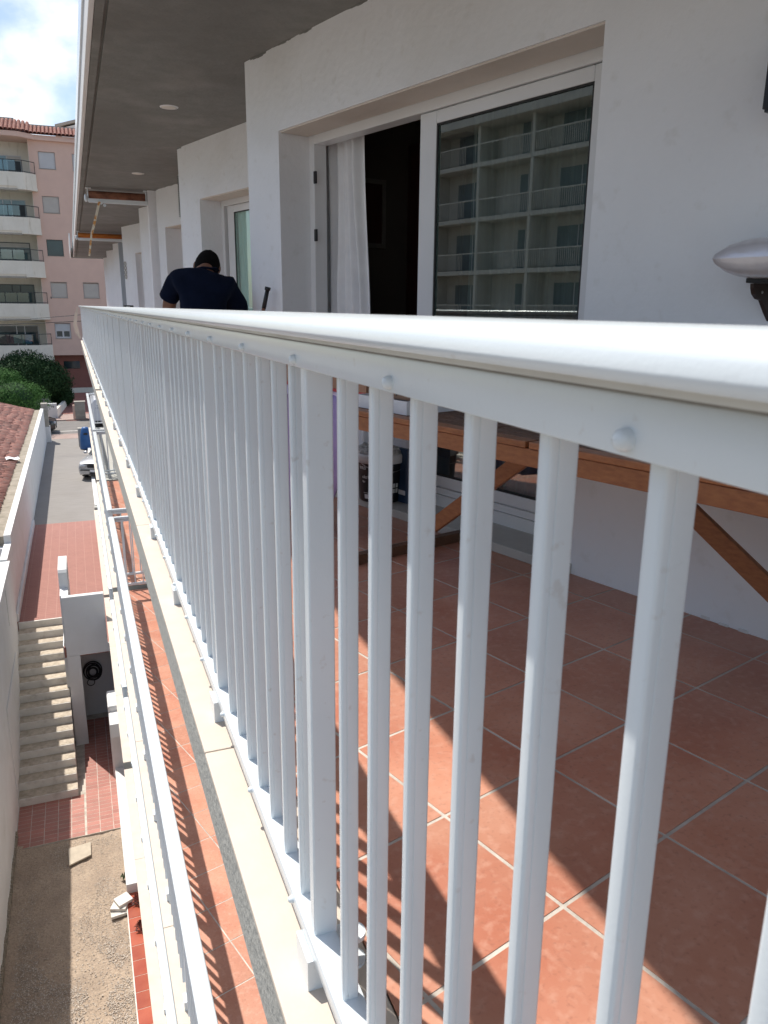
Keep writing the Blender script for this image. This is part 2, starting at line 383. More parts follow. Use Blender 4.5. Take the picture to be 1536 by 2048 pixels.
# fine paver joints on the terrace (too small to tell apart beyond the first metres)
def add_bricks(m, sx, sy, dark):
    t = m.node_tree; b = t.nodes['Principled BSDF']
    geo = t.nodes.new('ShaderNodeNewGeometry'); br = t.nodes.new('ShaderNodeTexBrick'); br.offset = 0
    br.inputs['Scale'].default_value = 1; br.inputs['Brick Width'].default_value = sx; br.inputs['Row Height'].default_value = sy
    br.inputs['Mortar Size'].default_value = .006; br.inputs['Mortar Smooth'].default_value = .5
    t.links.new(geo.outputs['Position'], br.inputs[0])
    mixn = t.nodes.new('ShaderNodeMix'); mixn.data_type = 'RGBA'
    t.links.new(br.outputs['Fac'], mixn.inputs['Factor'])
    t.links.new(b.inputs['Base Color'].links[0].from_socket, mixn.inputs['A']); mixn.inputs['B'].default_value = (*dark, 1)
    t.links.new(mixn.outputs['Result'], b.inputs['Base Color'])
add_bricks(m_redp, .243, .125, (.42, .235, .195))
m_pav2 = mat('pink_grey_pavement', (.36, .27, .235), .9, (.30, .215, .19), 2)
tag(MB().box(-2.0, 3.2, 28.4, 47.4, ZT-.3, ZT-.006).build('concrete_drive', m_paveg), kind='structure')
g = MB().box(-30, 30, 47.4, 49.2, ZT-.05, ZT+.0)
tag(g.build('near_pavement', m_pav2), kind='structure')
tag(MB().box(-60, 60, 49.2, 55.3, G, ZT-.04).build('road', m_asph), kind='structure')
tag(MB().box(-60, 60, 50.5, 50.68, ZT-.04, ZT-.034).build('painted_road_line', m_line), kind='structure')
g = MB()
for k in range(-12, 12): g.box(k*1.6-.9, k*1.6-.15, 55.12, 55.3, ZT-.04, ZT-.03)
tag(g.build('kerb_channel', m_pinkdark), kind='structure')
pv = MB().box(-60, 60, 55.3, 58.2, ZT-.05, ZT+.03)
tag(pv.build('far_pavement', m_pav2), kind='structure')
# drive kerbs by the parked car
kb = tag(MB().box(.22, .36, 30.2, 47.0, ZT-.006, ZT+.12).build('drive_kerb', m_wallo), kind='structure')
MB().box(.52, .66, 30.2, 47.0, ZT-.006, ZT+.12).build('kerb_strip', m_conc, kb)
MB().box(.20, .70, 29.9, 30.2, ZT-.006, ZT+.09).build('kerb_end', m_conc, kb)

# ============================================================ OUR BUILDING
bld = thing('apartment_building', 'white apartment block with stepped balcony wall, concrete slabs and sliding doors', 'building')
SL = [(2.82, False), (0, True), (-2.82, True), (-5.64, True)]
GAPS = [(-3, 10.90), (11.09, 18.47), (18.66, 27.2)]
for zt, cut in SL:
    for ya, yb in (GAPS if cut else [(-3, 27.0)]):
        x0 = .222 if zt > -5 else .16
        g = MB()
        prof = [(x0, zt-.014), (x0, zt-.11), (x0+.02, zt-.115), (x0+.02, zt-.29), (.287, zt-.29), (.287, zt-.272), (.305, zt-.272), (.305, zt-.29), (11, zt-.29), (11, zt-.014)]
        g.prism(prof, ya, yb, 1)
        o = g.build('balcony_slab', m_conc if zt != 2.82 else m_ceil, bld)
        if zt != 2.82:
            y = ya
            while y < yb-.05:
                y2 = min(yb, y+random.uniform(.9, 1.1)*2.4)
                MB().box(x0-.004, .384, y+.002, y2-.002, zt-.014, zt).build('capping_stone', m_cap, o, bevel=.003)
                y = y2
# painted outer face of the slab overhead
MB().box(.212, .2405, -3, 27.0, 2.532, 2.69).build('painted_fascia', m_wallo, bld, bevel=.004)
MB().box(.200, .2218, -3, 27.0, 2.70, 2.83).build('painted_fascia', m_rail, bld, bevel=.004)
# blocks that step out at the far end
MB().box(.15, 3, 27.0, 27.6, 2.531, 2.80).build('balcony_slab', m_ceil, bld); MB().box(.12, .149, 23.5, 27.6, 2.52, 2.95).build('painted_fascia', m_wallo, bld)

# stepped facade walls, one mesh per bay, with real door openings
BAYS = [(2.517, -4.2, 4.715, (2.0, 4.325, .1, 2.083)), (3.273, 4.6, 7.53, (4.95, 7.086, .1, 2.04)),
        (4.15, 7.4, 10.3, (8.2, 10.06, .1, 2.06)), (4.70, 10.4, 12.38, None), (5.5, 12.2, 15.44, (14.25, 14.80, .1, 2.03)),
        (6.79, 15.3, 19.75, None), (7.5, 19.6, 22.35, None), (8.5, 22.2, 25.67, None)]
TH = .22
for i, (n0, sa, sb, op) in enumerate(BAYS):
    g = MB()
    if op:
        a, b, zb, zt = op
        g.box(n0, n0+TH, sa, a, 0, 2.532, True); g.box(n0, n0+TH, b, sb, 0, 2.532, True)
        g.box(n0, n0+TH, a, b, zt, 2.532, True); g.box(n0+.21, n0+TH, a, b, 0, zb, True)
    else: g.box(n0, n0+TH, sa, sb, 0, 2.532, True)
    nn = BAYS[i+1][0] if i+1 < len(BAYS) else n0+1.2
    g.box(n0+TH, nn+.05, sb-.2, sb, 0, 2.532, True)
    g.build('facade_wall', m_wall, bld)
    if op:   # cream underside of the lintel
        MB().box(n0+.012, n0+TH-.02, op[0]+.004, op[1]-.004, op[3]-.008, op[3]+.002, True).build('lintel_soffit', m_soffit, bld)
    for zl in (-2.82, -5.64):
        g = MB(); g.box(n0, n0+TH, sa, sb, zl, zl+2.532, True); g.box(n0+TH, nn+.05, sb-.2, sb, zl, zl+2.532, True)
        g.build('facade_wall', m_wall, bld)
g = MB()
for (n0, sa, sb, op) in BAYS[:3]:
    k = max(sa, -1)
    while k < sb:
        w_ = random.uniform(.02, .07); h = max(0, .010*noise.noise(Vector((k*5, n0, 0)))+.004*random.random())
        if h > .002: g.box(n0-.0015, n0+.004, k, min(sb, k+w_), 2.532-h*2, 2.5315, True)
        k += w_
tag(g.build('rough_paint_joint', m_ceil, bld), kind='stuff')
# divider pillar beside bay three
MB().box(1.055, 1.32, 11.12, 11.28, 0, 2.53).build('divider_pillar', m_wall, bld)
# pale blue-grey storage shutters of the far flat
for k, (x, y) in enumerate([(1.30, 17.2), (1.12, 19.2), (1.22, 21.8)]):
    MB().box(x, x+.35, y, y+.05, 0, 2.02 if k == 0 else 2.45).build('storage_panel', mat('blue_grey_panel_%d' % k, (.42, .48, .54) if k else (.24, .28, .32), .5, (.40, .46, .52) if k else (.22, .26, .3), 2), bld)
# wall below the lowest slab + plinth
g = MB(); g.box(.30, 10, -3, 11.85, ZB-.1, -5.93); g.box(.10, 10, 11.85, 27, ZB-.1, -5.93) if False else g.box(.30, 10, 11.85, 27.2, ZB-.1, -5.93)
g.build('plinth_wall', m_wallo, bld)

# balcony floors, one object per tile (nearest 300), rest one stuff mesh
def tiled_floor(name, z, n0, s0, xmin, ylo, yhi, xmax, nmax, label_zone):
    P = .3326; J = .0045
    fl = MB().box(xmin, xmax, ylo, yhi, z-.012, z-.0014)
    f = tag(fl.build(name, m_grout), kind='structure')
    full = MB().box(J, P-J, J, P-J, -.006, 0, False)
    full.v = [tuple(N16*v[0]+E16*v[1]+Vector((0, 0, v[2]))) for v in full.v]
    fm = full.mesh('tile', m_tile)
    cells = []
    for i in range(-40, 40):
        for j in range(-60, 100):
            a, s = n0+i*P, s0+j*P
            cs = [WP(a+p, s+q, z) for p, q in ((J, J), (P-J, J), (P-J, P-J), (J, P-J))]
            if max(c.x for c in cs) < xmin+.01 or min(c.x for c in cs) > xmax or max(c.y for c in cs) < ylo or min(c.y for c in cs) > yhi: continue
            # cull what lies under the walls
            inside = True
            if z == 0:
                for (bn, ba, bb, _) in BAYS:
                    if ba-.3 < s < bb and a > bn+.25: inside = False
            if not inside: continue
            c = cs[0].lerp(cs[2], .5); cells.append((c.y, a, s, cs))
    cells.sort(key=lambda t: abs(t[0]-2) if z == 0 else t[0])
    rest = MB()
    for k, (cy, a, s, cs) in enumerate(cells):
        clip = min(c.x for c in cs) < xmin or min(c.y for c in cs) < ylo or max(c.y for c in cs) > yhi or max(c.x for c in cs) > xmax
        if k >= nmax:
            poly = cs
        if not clip and k < nmax:
            o = inst('tile', fm, f, WP(a, s, z)); o.location.z += random.uniform(-.0006, .0006); continue
        poly = [c.copy() for c in cs]
        for (ax, lim, sgn) in (('x', xmin, 1), ('x', xmax, -1), ('y', ylo, 1), ('y', yhi, -1)):
            q = []
            for t in range(len(poly)):
                A, B = poly[t], poly[(t+1) % len(poly)]; da = (getattr(A, ax)-lim)*sgn; db = (getattr(B, ax)-lim)*sgn
                if da >= 0: q.append(A)
                if da*db < 0: q.append(A.lerp(B, da/(da-db)))
            poly = q
            if not poly: break
        if len(poly) < 3: continue
        tgt = rest if k >= nmax else MB()
        n = len(poly); tgt.add([p-Vector((0, 0, .006)) for p in poly]+poly, [tuple(range(n))[::-1], tuple(range(n, 2*n))]+[(t, (t+1) % n, n+(t+1) % n, n+t) for t in range(n)])
        if k < nmax: tgt.build('tile', m_tile, f)
    if rest.v: tag(rest.build('tile', m_tile, f), kind='stuff')
    return f
tiled_floor('balcony_floor', 0, 1.342, .751, .386, -1.0, 27.0, 9.5, 290, '')
tiled_floor('lower_balcony_floor', -2.82, 1.714, 3.792, .386, 1.5, 10.90, 1.9, 200, '')
tiled_floor('far_lower_balcony_floor', -2.82, 1.714, 3.792, .386, 11.09, 18.47, 1.9, 150, '')

# ------------------------------------------------------------ sliding doors
def sliding_door(n, s0, s1, zb, zt, leaf, curtain=None, glass=None):
    d = bpy.data.objects.new('sliding_door', None); COL.objects.link(d); d.parent = bld
    gm = glass or m_glass
    w = .055
    fr = MB()
    fr.box(n, n+.09, s1-w, s1, zb, zt, True); fr.box(n, n+.09, s0-.12, s0-.12+w, zb, zt, True)
    fr.box(n, n+.09, s0-.12+w, s1-w, zt-w, zt, True); fr.box(n, n+.09, s0-.12+w, s1-w, zb, zb+.035, True)
    fr.build('frame', m_pvc, d, bevel=.004)
    # front leaf
    a, b = leaf; q = .125; zz0, zz1 = zb+.037, zt-w-.003
    lf = MB(); nn = n+.012
    lf.box(nn, nn+.035, b-q, b, zz0, zz1, True); lf.box(nn, nn+.035, a, a+q, zz0, zz1, True)
    lf.box(nn, nn+.035, a+q, b-q, zz1-.06, zz1, True); lf.box(nn, nn+.035, a+q, b-q, zz0, zz0+.06, True)
    lf.build('sash', m_pvc, d, bevel=.006)
    sl = MB(); i0, i1 = a+q, b-q
    for (u0, u1, v0, v1) in ((i0, i0+.008, zz0+.06, zz1-.06), (i1-.008, i1, zz0+.06, zz1-.06), (i0, i1, zz0+.06, zz0+.068), (i0, i1, zz1-.068, zz1-.06)):
        sl.box(nn+.004, nn+.012, u0, u1, v0, v1, True)
    sl.build('seal', m_seal, d)
    MB().box(nn+.014, nn+.018, i0+.002, i1-.002, zz0+.062, zz1-.062, True).build('pane', gm, d)
    tr = MB(); tr.box(nn+.036, nn+.046, s0-.06, s1-w, zb+.035, zb+.05, True); tr.build('track', m_steel, d)
    return d
sliding_door(2.727, 2.0, 4.325, .105, 2.083, (2.085, 3.29))
sd2 = sliding_door(3.483, 4.95, 7.086, .105, 2.04, (5.6, 6.98), glass=m_glass2)
sliding_door(4.36, 8.2, 10.06, .105, 2.06, (8.25, 9.9), glass=m_glass2)
# hinges/handles on the open side
for z in (1.84, 1.51):
    MB().box(2.715, 2.726, 4.235, 4.262, z-.035, z+.035, True).build('latch', m_dark, bld, bevel=.003)
# narrow far door
g = MB(); g.box(5.60, 5.66, 14.25, 14.33, .1, 2.03, True); g.box(5.60, 5.66, 14.72, 14.80, .1, 2.03, True); g.box(5.60, 5.66, 14.33, 14.72, 1.95, 2.03, True)
dd = g.build('balcony_door', m_pvc, bld); MB().box(5.63, 5.64, 14.33, 14.72, .1, 1.95, True).build('pane', m_wing, dd)
# stone step under the main door + painted upstand
MB().box(2.468, 2.724, 1.97, 4.33, 0, .045, True).build('door_sill', m_sill, bld, bevel=.004)
MB().box(2.712, 2.727, 1.9, 4.325, .045, .105, True).build('sill_upstand', m_pvc, bld)
MB().box(3.22, 3.48, 4.9, 7.09, 0, .045, True).build('door_sill', m_sill, bld, bevel=.004)
# crumbling white render foot along the wall
g = MB()
for k in range(160):
    s = -1+k*.036; 
    if s > 1.62 and s < 4.35: continue
    
    if random.random() < .45: continue
    h = .006+.012*random.random(); g.box(2.517-.003-.005*random.random(), 2.518, s, s+.034, 0, h, True)
tag(g.build('render_foot', m_wallo, bld), kind='stuff')

# room behind the open door
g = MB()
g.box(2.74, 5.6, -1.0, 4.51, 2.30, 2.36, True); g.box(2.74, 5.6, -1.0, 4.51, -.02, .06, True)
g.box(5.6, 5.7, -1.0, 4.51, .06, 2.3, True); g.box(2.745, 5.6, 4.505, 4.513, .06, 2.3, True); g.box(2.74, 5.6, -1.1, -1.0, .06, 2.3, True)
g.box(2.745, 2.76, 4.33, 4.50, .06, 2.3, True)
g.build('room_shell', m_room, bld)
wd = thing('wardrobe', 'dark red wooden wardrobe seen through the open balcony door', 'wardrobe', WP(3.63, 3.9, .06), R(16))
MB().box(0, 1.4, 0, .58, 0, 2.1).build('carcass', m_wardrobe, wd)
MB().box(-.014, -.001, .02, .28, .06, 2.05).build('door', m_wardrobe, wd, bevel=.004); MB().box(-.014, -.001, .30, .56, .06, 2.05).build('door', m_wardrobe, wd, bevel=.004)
pf = thing('picture_frame', 'small dim framed picture on the brown wall inside the room', 'picture', WP(3.36, 4.50, 1.70), R(16))
for x0, x1, z0, z1 in ((-.16, -.13, -.22, .22), (.05, .08, -.22, .22), (-.13, .05, .19, .22), (-.13, .05, -.22, -.19)):
    MB().box(x0, x1, -.02, 0, z0, z1).build('frame', m_room2, pf)
MB().box(-.13, .05, -.012, -.002, -.19, .19).build('print', m_wardrobe, pf)

def curtain_mesh(n, s0t, s1t, s0b, s1b, zb, zt, waves, amp, nu=90, nv=14):
    g = MB(); vs = []; fs = []
    for side in (0, 1):
        for j in range(nv+1):
            v = j/nv
            for i in range(nu+1):
                u = i/nu; a = s0b+(s0t-s0b)*v; b = s1b+(s1t-s1b)*v
                s = a+(b-a)*u
                ph = u*waves*2*PI+1.1*noise.noise(Vector((u*4, v*1.1, n)))
                d = amp*(.75+.5*noise.noise(Vector((u*7, v*.5, 2))))*math.sin(ph)*(1.1-.35*v)+.012*math.sin(u*31+v*2)
                d += .03*noise.noise(Vector((u*3, v*2.2, 4)))
                vs.append(WP(n+d+side*.002, s, zb+(zt-zb)*v))
    W = nu+1
    for side in (0, 1):
        o = side*W*(nv+1)
        for j in range(nv):
            for i in range(nu):
                q = (o+j*W+i, o+j*W+i+1, o+(j+1)*W+i+1, o+(j+1)*W+i); fs.append(q if side else q[::-1])
    g.add(vs, fs); return g
c = thing('curtain', 'white gathered curtain hanging in the open balcony doorway', 'curtain', (0, 0, 0))
curtain_mesh(2.90, 4.02, 4.45, 3.90, 4.43, .12, 2.2, 6.5, .032).build('drape', m_curtain, c, smooth=True)
MB().tube(WP(2.90, 1.9, 2.22), WP(2.90, 4.48, 2.22), .012).build('curtain_rail', m_pvc, c, smooth=True)
c2 = thing('curtain', 'pale green curtain drawn behind the glass beyond the bending man', 'curtain', (0, 0, 0))
curtain_mesh(3.558, 4.95, 7.00, 4.95, 7.00, .12, 2.02, 16, .012, 160).build('drape', m_teal_curtain, c2, smooth=True)

c3 = thing('curtain', 'dim grey sheer curtain behind the fixed glass leaf of the main door', 'curtain', (0, 0, 0))
curtain_mesh(2.98, 2.0, 3.16, 2.0, 3.16, .12, 2.2, 14, .02, 120).build('drape', m_sheer, c3, smooth=True)
# ceiling lamps
for k, (x, y) in enumerate([(.82, 6.552), (.842, 9.80)]):
    c = thing('ceiling_lamp', ['small round pale lamp disc on the ceiling, the nearer one', 'small round pale lamp disc on the ceiling, nearer the awning'][k], 'lamp', (x, y, 2.53), 0, 'round lamps on the balcony ceiling')
    MB().lathe([(0, -.008), (.04, -.008), (.052, -.006), (.056, .001)]).build('diffuser', m_lightp, c, smooth=True)
    MB().lathe([(.056, -.005), (.066, -.004), (.070, .001)]).build('rim', m_pvc, c, smooth=True)

# ------------------------------------------------------------ railings
_p = rrect(-.0005, .0238, -.0078, .0072, .003)
_p = _p[:12]+[(.0060, -.0078), (.0064, -.0071), (.0072, -.0071), (.0076, -.0078)]+_p[12:]
bal_me = MB().prism(_p, 0, 1, 2).mesh('baluster', m_rail)
for p in bal_me.polygons: p.use_smooth = True
try: bal_me.set_sharp_from_angle(angle=R(50))
except Exception: pass
post_me = MB().prism(rrect(-.003, .036, -.0125, .0125, .003), 0, 1, 2).mesh('post', m_rail)
def bolt_mesh():
    g = MB(); seg = 12; prof = [(.0001, .0085), (.0022, .0083), (.0043, .0073), (.0058, .0056), (.0066, .0030), (.0067, .0)]
    vs = []
    for r, h in prof:
        for i in range(seg):
            t = 2*PI*i/seg; vs.append((-h, r*math.cos(t), r*math.sin(t)))
    fs = [(j*seg+i, j*seg+(i+1) % seg, (j+1)*seg+(i+1) % seg, (j+1)*seg+i) for j in range(5) for i in range(seg)]
    g.add(vs, fs); return g.mesh('bolt', m_rail, True)
bolt_me = bolt_mesh()
bracket_me = MB().box(.266, .312, -.035, .035, 0, .0575).mesh('bracket', m_rail)
lug = MB()
pts = [(.312, -.022), (.355, -.022)]+[(.355+.022*math.sin(R(a)), -.022*math.cos(R(a))) for a in range(20, 180, 20)]+[(.355, .022), (.312, .022)]
lug.prism(pts, .052, .060, 2); lug.prism([(p[0], p[1]) for p in pts], 0, .006, 2); lug.box(.340, .352, -.02, .02, .006, .052)
lug_me = lug.mesh('bracket_lug', m_rail)
def hand_profile(zt):
    x0, x1 = .236, .314; z0 = zt-.027
    pts = [(x1-.004, z0), (x0+.004, z0), (x0, z0+.005)]
    for a in range(0, 181, 12):
        t = R(180-a); c, s = math.cos(t), math.sin(t)
        pts.append((.275+.039*math.copysign(abs(c)**.50, c), z0+.007+(.020)*abs(s)**.72))
    pts.append((x1, z0+.005)); return pts
def railing(label, ya, yb, z0, detail=True, ends=(), group=None, posts_from=1.018, endlen=.62):
    t = thing('balcony_railing', label, 'railing', (0, 0, 0), 0, group)
    zt = z0+1.074
    hp = [(a, b) for a, b in hand_profile(zt)]
    o = MB().prism(hp, ya, yb, 1).build('handrail', m_rail, t); shade_auto(o, 40)
    MB().box(.254, .300, ya, yb, zt-.0328, zt-.0272).build('gasket', m_gasket, t); MB().box(.262, .288, ya, yb, zt-.0355, zt-.0329).build('spacer', m_gap, t)
    # top channel and bottom bar
    tb = MB(); tb.prism(rrect(.272, .316, zt-.071, zt-.0355, .0025, 2), ya, yb, 1); shade_auto(tb.build('top_bar', m_rail, t), 40)
    bb = MB(); bb.prism(rrect(.275 if detail else .290, .320, z0+.058, z0+.090, .0025, 2), ya, yb, 1); shade_auto(bb.build('bottom_bar', m_rail, t), 40)
    z_lo, z_hi = z0+.088, zt-.070; hh = z_hi-z_lo
    k = math.floor((ya-posts_from)/.904)-1; n = 0
    while True:
        p = posts_from+.904*k; k += 1
        if p > yb: break
        if ya+.02 < p < yb-.02:
            o = inst('post', post_me, t, (.286, p, z_lo)); o.scale = (1, 1, hh)
            br = inst('bracket', bracket_me, t, (0, p+.007, z0))
            if detail:
                inst('bracket_lug', lug_me, t, (0, p+.007, z0))
        for j in range(7):
            y = p+(.102 if p < 1 else .092)+.1107*j
            if ya+.03 < y < yb-.02:
                o = inst('baluster', bal_me, t, (.288 if detail else .274, y, z_lo)); o.scale = (1, 1, hh); n += 1
    y = ya+(.334-ya) % .341; c = 0
    while y < yb:
        if (detail or c % 1 == 0) and c < 140:
            inst('bolt', bolt_me, t, (.272, y, zt-.061)); inst('bolt', bolt_me, t, (.275 if detail else .290, y+.1, z0+.074)); c += 1
        y += .341
    # return ends running back to the wall
    for ye in ends:
        e = MB(); e.box(.314, .314+endlen, ye-.03, ye+.03, zt-.034, zt); e.build('end_handrail', m_rail, t, bevel=.006)
        e = MB(); e.box(.32, .314+endlen, ye-.018, ye+.018, z0+.058, z0+.088); e.box(.32, .314+endlen, ye-.018, ye+.018, zt-.07, zt-.04); e.build('end_bar', m_rail, t)
        for x in (.42, .53, .64, .75, .86):
            o = inst('baluster', bal_me, t, (x, ye, z_lo)); o.scale = (1, 1, hh); o.rotation_euler = (0, 0, PI/2)
    return t
railing('white aluminium balcony railing in the foreground, its handrail running the whole balcony', -.8, 27.2, 0)
gr = 'white railings of the balconies below'
railing('white railing of the sunlit tiled balcony one floor below, nearest stretch', 1.2, 10.98, -2.82, False, (10.95,), gr)
railing('white railing one floor below, beyond the first gap', 11.38, 19.02, -2.82, False, (11.41, 18.99), gr)
railing('white railing one floor below, farthest stretch above the parked van', 18.9-.6+.0, 27.7, -2.82, False, (27.67,), gr) if False else railing('white railing one floor below, farthest stretch above the parked van', 19.3, 27.7, -2.82, False, (19.33, 27.67), gr)
railing('white railing two floors below, beside the gravel yard', 4.2, 11.1, -5.64, False, (), gr)
railing('white railing two floors below, beside the end of the stairs', 11.45, 15.35, -5.64, False, (11.48,), gr)
railing('white railing two floors below, along the red terrace', 16.0, 26.5, -5.64, False, (), gr)
# paint pots / flakes on the far handrail
# black blocks filling the slab gaps one floor down, recess shade as colour
for (ya, yb) in ((10.915, 11.075), (18.485, 18.645)):
    MB().box(.40, 3, ya, yb, -3.1, -2.93).build('gap_shade_block', m_dark, bld)

# ------------------------------------------------------------ person bending over
def skinned(name, pts, edges, m, parent=None, sub=2, root=0):
    me = bpy.data.meshes.new(name); me.from_pydata([p[:3] for p in pts], edges, []); me.materials.append(m)
    o = bpy.data.objects.new(name, me); COL.objects.link(o); o.parent = parent
    sk = o.modifiers.new('skin', 'SKIN'); sk.use_smooth_shade = True
    for i, p in enumerate(pts):
        v = me.skin_vertices[0].data[i]; r = p[3]; v.radius = r if isinstance(r, tuple) else (r, r); v.use_root = (i == root)
    sb = o.modifiers.new('sub', 'SUBSURF'); sb.levels = sub; sb.render_levels = sub
    for p in me.polygons: p.use_smooth = True
    return o
man = thing('person', 'man in a navy t-shirt bending forward behind the railing, seen from the back', 'person', (.785, 5.15, 0), R(-8))
# local frame: x right, y away from the camera, z up
B = [(0, -.06, .95, (.135, .105)), (0, .02, 1.09, (.13, .10)), (0, .10, 1.21, (.14, .095)), (0.01, .165, 1.275, (.10, .07)), (.03, .22, 1.305, .052), (.045, .27, 1.325, .052),
     (-.165, .13, 1.235, .055), (-.215, .16, 1.08, .046), (-.215, .26, .92, .040), (-.16, .40, .86, .032), (-.12, .44, .85, .03),
     (.165, .16, 1.205, .055), (.205, .24, 1.07, .046), (.21, .38, .95, .040), (.16, .48, .88, .032), (.12, .51, .87, .03),
     (-.10, -.05, .88, .095), (-.12, .0, .50, .062), (-.13, -.03, .10, .045), (-.13, .06, .05, .04), (-.135, .16, .035, .032),
     (.10, -.05, .88, .095), (.13, .01, .50, .062), (.15, -.02, .10, .045), (.15, .07, .05, .04), (.155, .17, .035, .032)]
Eg = [(0, 1), (1, 2), (2, 3), (3, 4), (4, 5), (2, 6), (6, 7), (7, 8), (8, 9), (9, 10), (2, 11), (11, 12), (12, 13), (13, 14), (14, 15),
      (0, 16), (16, 17), (17, 18), (18, 19), (19, 20), (0, 21), (21, 22), (22, 23), (23, 24), (24, 25)]
# hands: five short finger chains rooted in each palm
for (pi, sx) in ((10, 1), (15, -1)):
    bx, by, bz, _ = B[pi]
    pm = len(B); B.append((bx+sx*.015, by+.035, bz-.012, (.034, .018))); Eg.append((pi, pm))
    for q, (dx, ln) in enumerate(((-.027, .055), (-.009, .066), (.009, .063), (.026, .048))):
        a = len(B); B.append((bx+sx*.02+dx, by+.07, bz-.02, .0095)); B.append((bx+sx*.02+dx*1.05, by+.07+ln*.5, bz-.035, .0085)); B.append((bx+sx*.02+dx*1.05, by+.07+ln*.75, bz-.06, .0075))
        Eg += [(pm, a), (a, a+1), (a+1, a+2)]
    a = len(B); B.append((bx+sx*.045, by+.03, bz-.03, .011)); B.append((bx+sx*.055, by+.06, bz-.05, .009)); Eg += [(pm, a), (a, a+1)]
skinned('body', B, Eg, m_skin, man)
# head: ovoid with nose, ears, eyes, mouth, tilted down and to the right
hd = MB(); hc = Vector((.045, .33, 1.335))
hd.sphere((0, 0, 0), (.076, .098, .112), 24, 16)
hv = []
for v in hd.v:
    x, y, z = v
    if y > 0: 
        x *= 1-.12*max(0, -z)/.11; z2 = z
        y += .012*math.exp(-((x/.018)**2+((z+.01)/.03)**2))*1.6      # nose
        y -= .008*math.exp(-(((abs(x)-.03)/.014)**2+((z-.012)/.012)**2))  # eye sockets
    z -= .015*max(0, y)/.1 if z < 0 else 0
    hv.append((x, y, z))
hd.v = hv
rotH = Matrix.Rotation(R(-42), 4, 'X') @ Matrix.Rotation(R(14), 4, 'Y')
def H_(g, name, m, smooth=True, sub=0):
    g.v = [tuple((Matrix.Translation(hc) @ rotH) @ Vector(v)) for v in g.v]
    o = g.build(name, m, man, smooth)
    if sub: mm = o.modifiers.new('s', 'SUBSURF'); mm.levels = sub; mm.render_levels = sub
    return o
H_(hd, 'head', m_skin, sub=1)
g = MB(); g.sphere((-.079, -.005, -.008), (.012, .02, .031), 10, 8); H_(g, 'ear', m_skin)
g = MB(); g.sphere((.079, -.005, -.008), (.012, .02, .031), 10, 8); H_(g, 'ear', m_skin)
for sx in (-1, 1):
    g = MB(); g.sphere((sx*.03, .088, .012), (.011, .008, .009), 8, 6); H_(g, 'eye', m_dark)
g = MB(); g.sphere((0, .097, -.052), (.024, .008, .007), 10, 6); H_(g, 'mouth', m_skin)
g = MB(); g.sphere((0, 0, 0), (.083, .105, .119), 32, 20)
kv = []
for v in g.v:
    x, y, z = v
    lim = -.088 if y < 0 else -.088+1.6*y
    if z < lim: f = .84; x, y, z = x*f, y*f, z*f
    nn = 1+.03*noise.noise(Vector(v)*70); kv.append((x*nn, y*nn, z*nn))
g.v = kv; H_(g, 'hair', m_hair)
# t-shirt and trousers
T = [(0, -.06, .92, (.155, .125)), (0, .0, 1.07, (.155, .125)), (0, .085, 1.205, (.155, .105)), (.01, .15, 1.265, (.11, .075)), (.025, .195, 1.295, (.066, .05)),
     (-.155, .13, 1.235, .072), (-.205, .150, 1.155, .068), (-.225, .16, 1.105, .074), (.155, .15, 1.205, .085), (.215, .22, 1.09, .092), (.228, .28, 1.0, .098)]
ts = skinned('tshirt', T, [(0, 1), (1, 2), (2, 3), (3, 4), (2, 5), (5, 6), (6, 7), (2, 8), (8, 9), (9, 10)], m_shirt, man)
tx = bpy.data.textures.new('folds', 'CLOUDS'); tx.noise_scale = .09
dm = ts.modifiers.new('folds', 'DISPLACE'); dm.texture = tx; dm.strength = .022; dm.mid_level = .5
skinned('trousers', [(0, -.07, .93, (.17, .135)), (-.10, -.06, .80, .115), (-.12, .0, .50, .085), (-.13, -.03, .14, .075), (.10, -.06, .80, .115), (.13, .01, .50, .085), (.15, -.02, .14, .075)],
        [(0, 1), (1, 2), (2, 3), (0, 4), (4, 5), (5, 6)], m_trouser, man)
for x in (-.133, .152):
    MB().sphere((x, .07, .042), (.048, .145, .045), 12, 8).build('shoe', m_shoe, man, True)

# ------------------------------------------------------------ teak table
tb = thing('folding_table', 'teak slatted folding table with crossed legs by the white wall', 'table')
ZTB = .705; n0, n1 = 1.70, 2.46
joints = [.20, .66, 1.10, 1.525, 1.775, 2.10, 2.47]
secs = [(.20, 1.518), (1.532, 1.770), (1.784, 2.47)]
for (a, b) in secs:
    k = 0; n = n0
    while n < n1-.03:
        wd_ = .052; MB().box(n, min(n1, n+wd_), a, b, ZTB-.02, ZTB, True).build('slat', m_teakdark if k else m_teak, tb, bevel=.003)
        n += wd_+.009; k += 1
MB().box(n0+.006, n0+.028, .22, 2.45, ZTB-.075, ZTB-.0215, True).build('apron', m_teak, tb, bevel=.003)
MB().box(n1-.03, n1-.008, .22, 2.45, ZTB-.075, ZTB-.0215, True).build('apron', m_teak, tb, bevel=.003)
for s in (.26, 1.30, 1.50, 1.80, 2.42): MB().box(n0+.03, n1-.032, s-.02, s+.02, ZTB-.055, ZTB-.0215, True).build('batten', m_teak, tb)
for nn, sa, sb in ((2.15, 1.75, 2.60), (2.21, 1.62, .62)):
    MB().beam(WP(nn, sa, .68), WP(nn, sb, .045), .022, .062, N16.cross(E16)).build('leg', m_teak, tb, bevel=.003)
for s in (2.61, .61):
    MB().box(1.83, 2.49, s-.022, s+.022, 0, .045, True).build('foot_bar', m_teakdark, tb, bevel=.003)
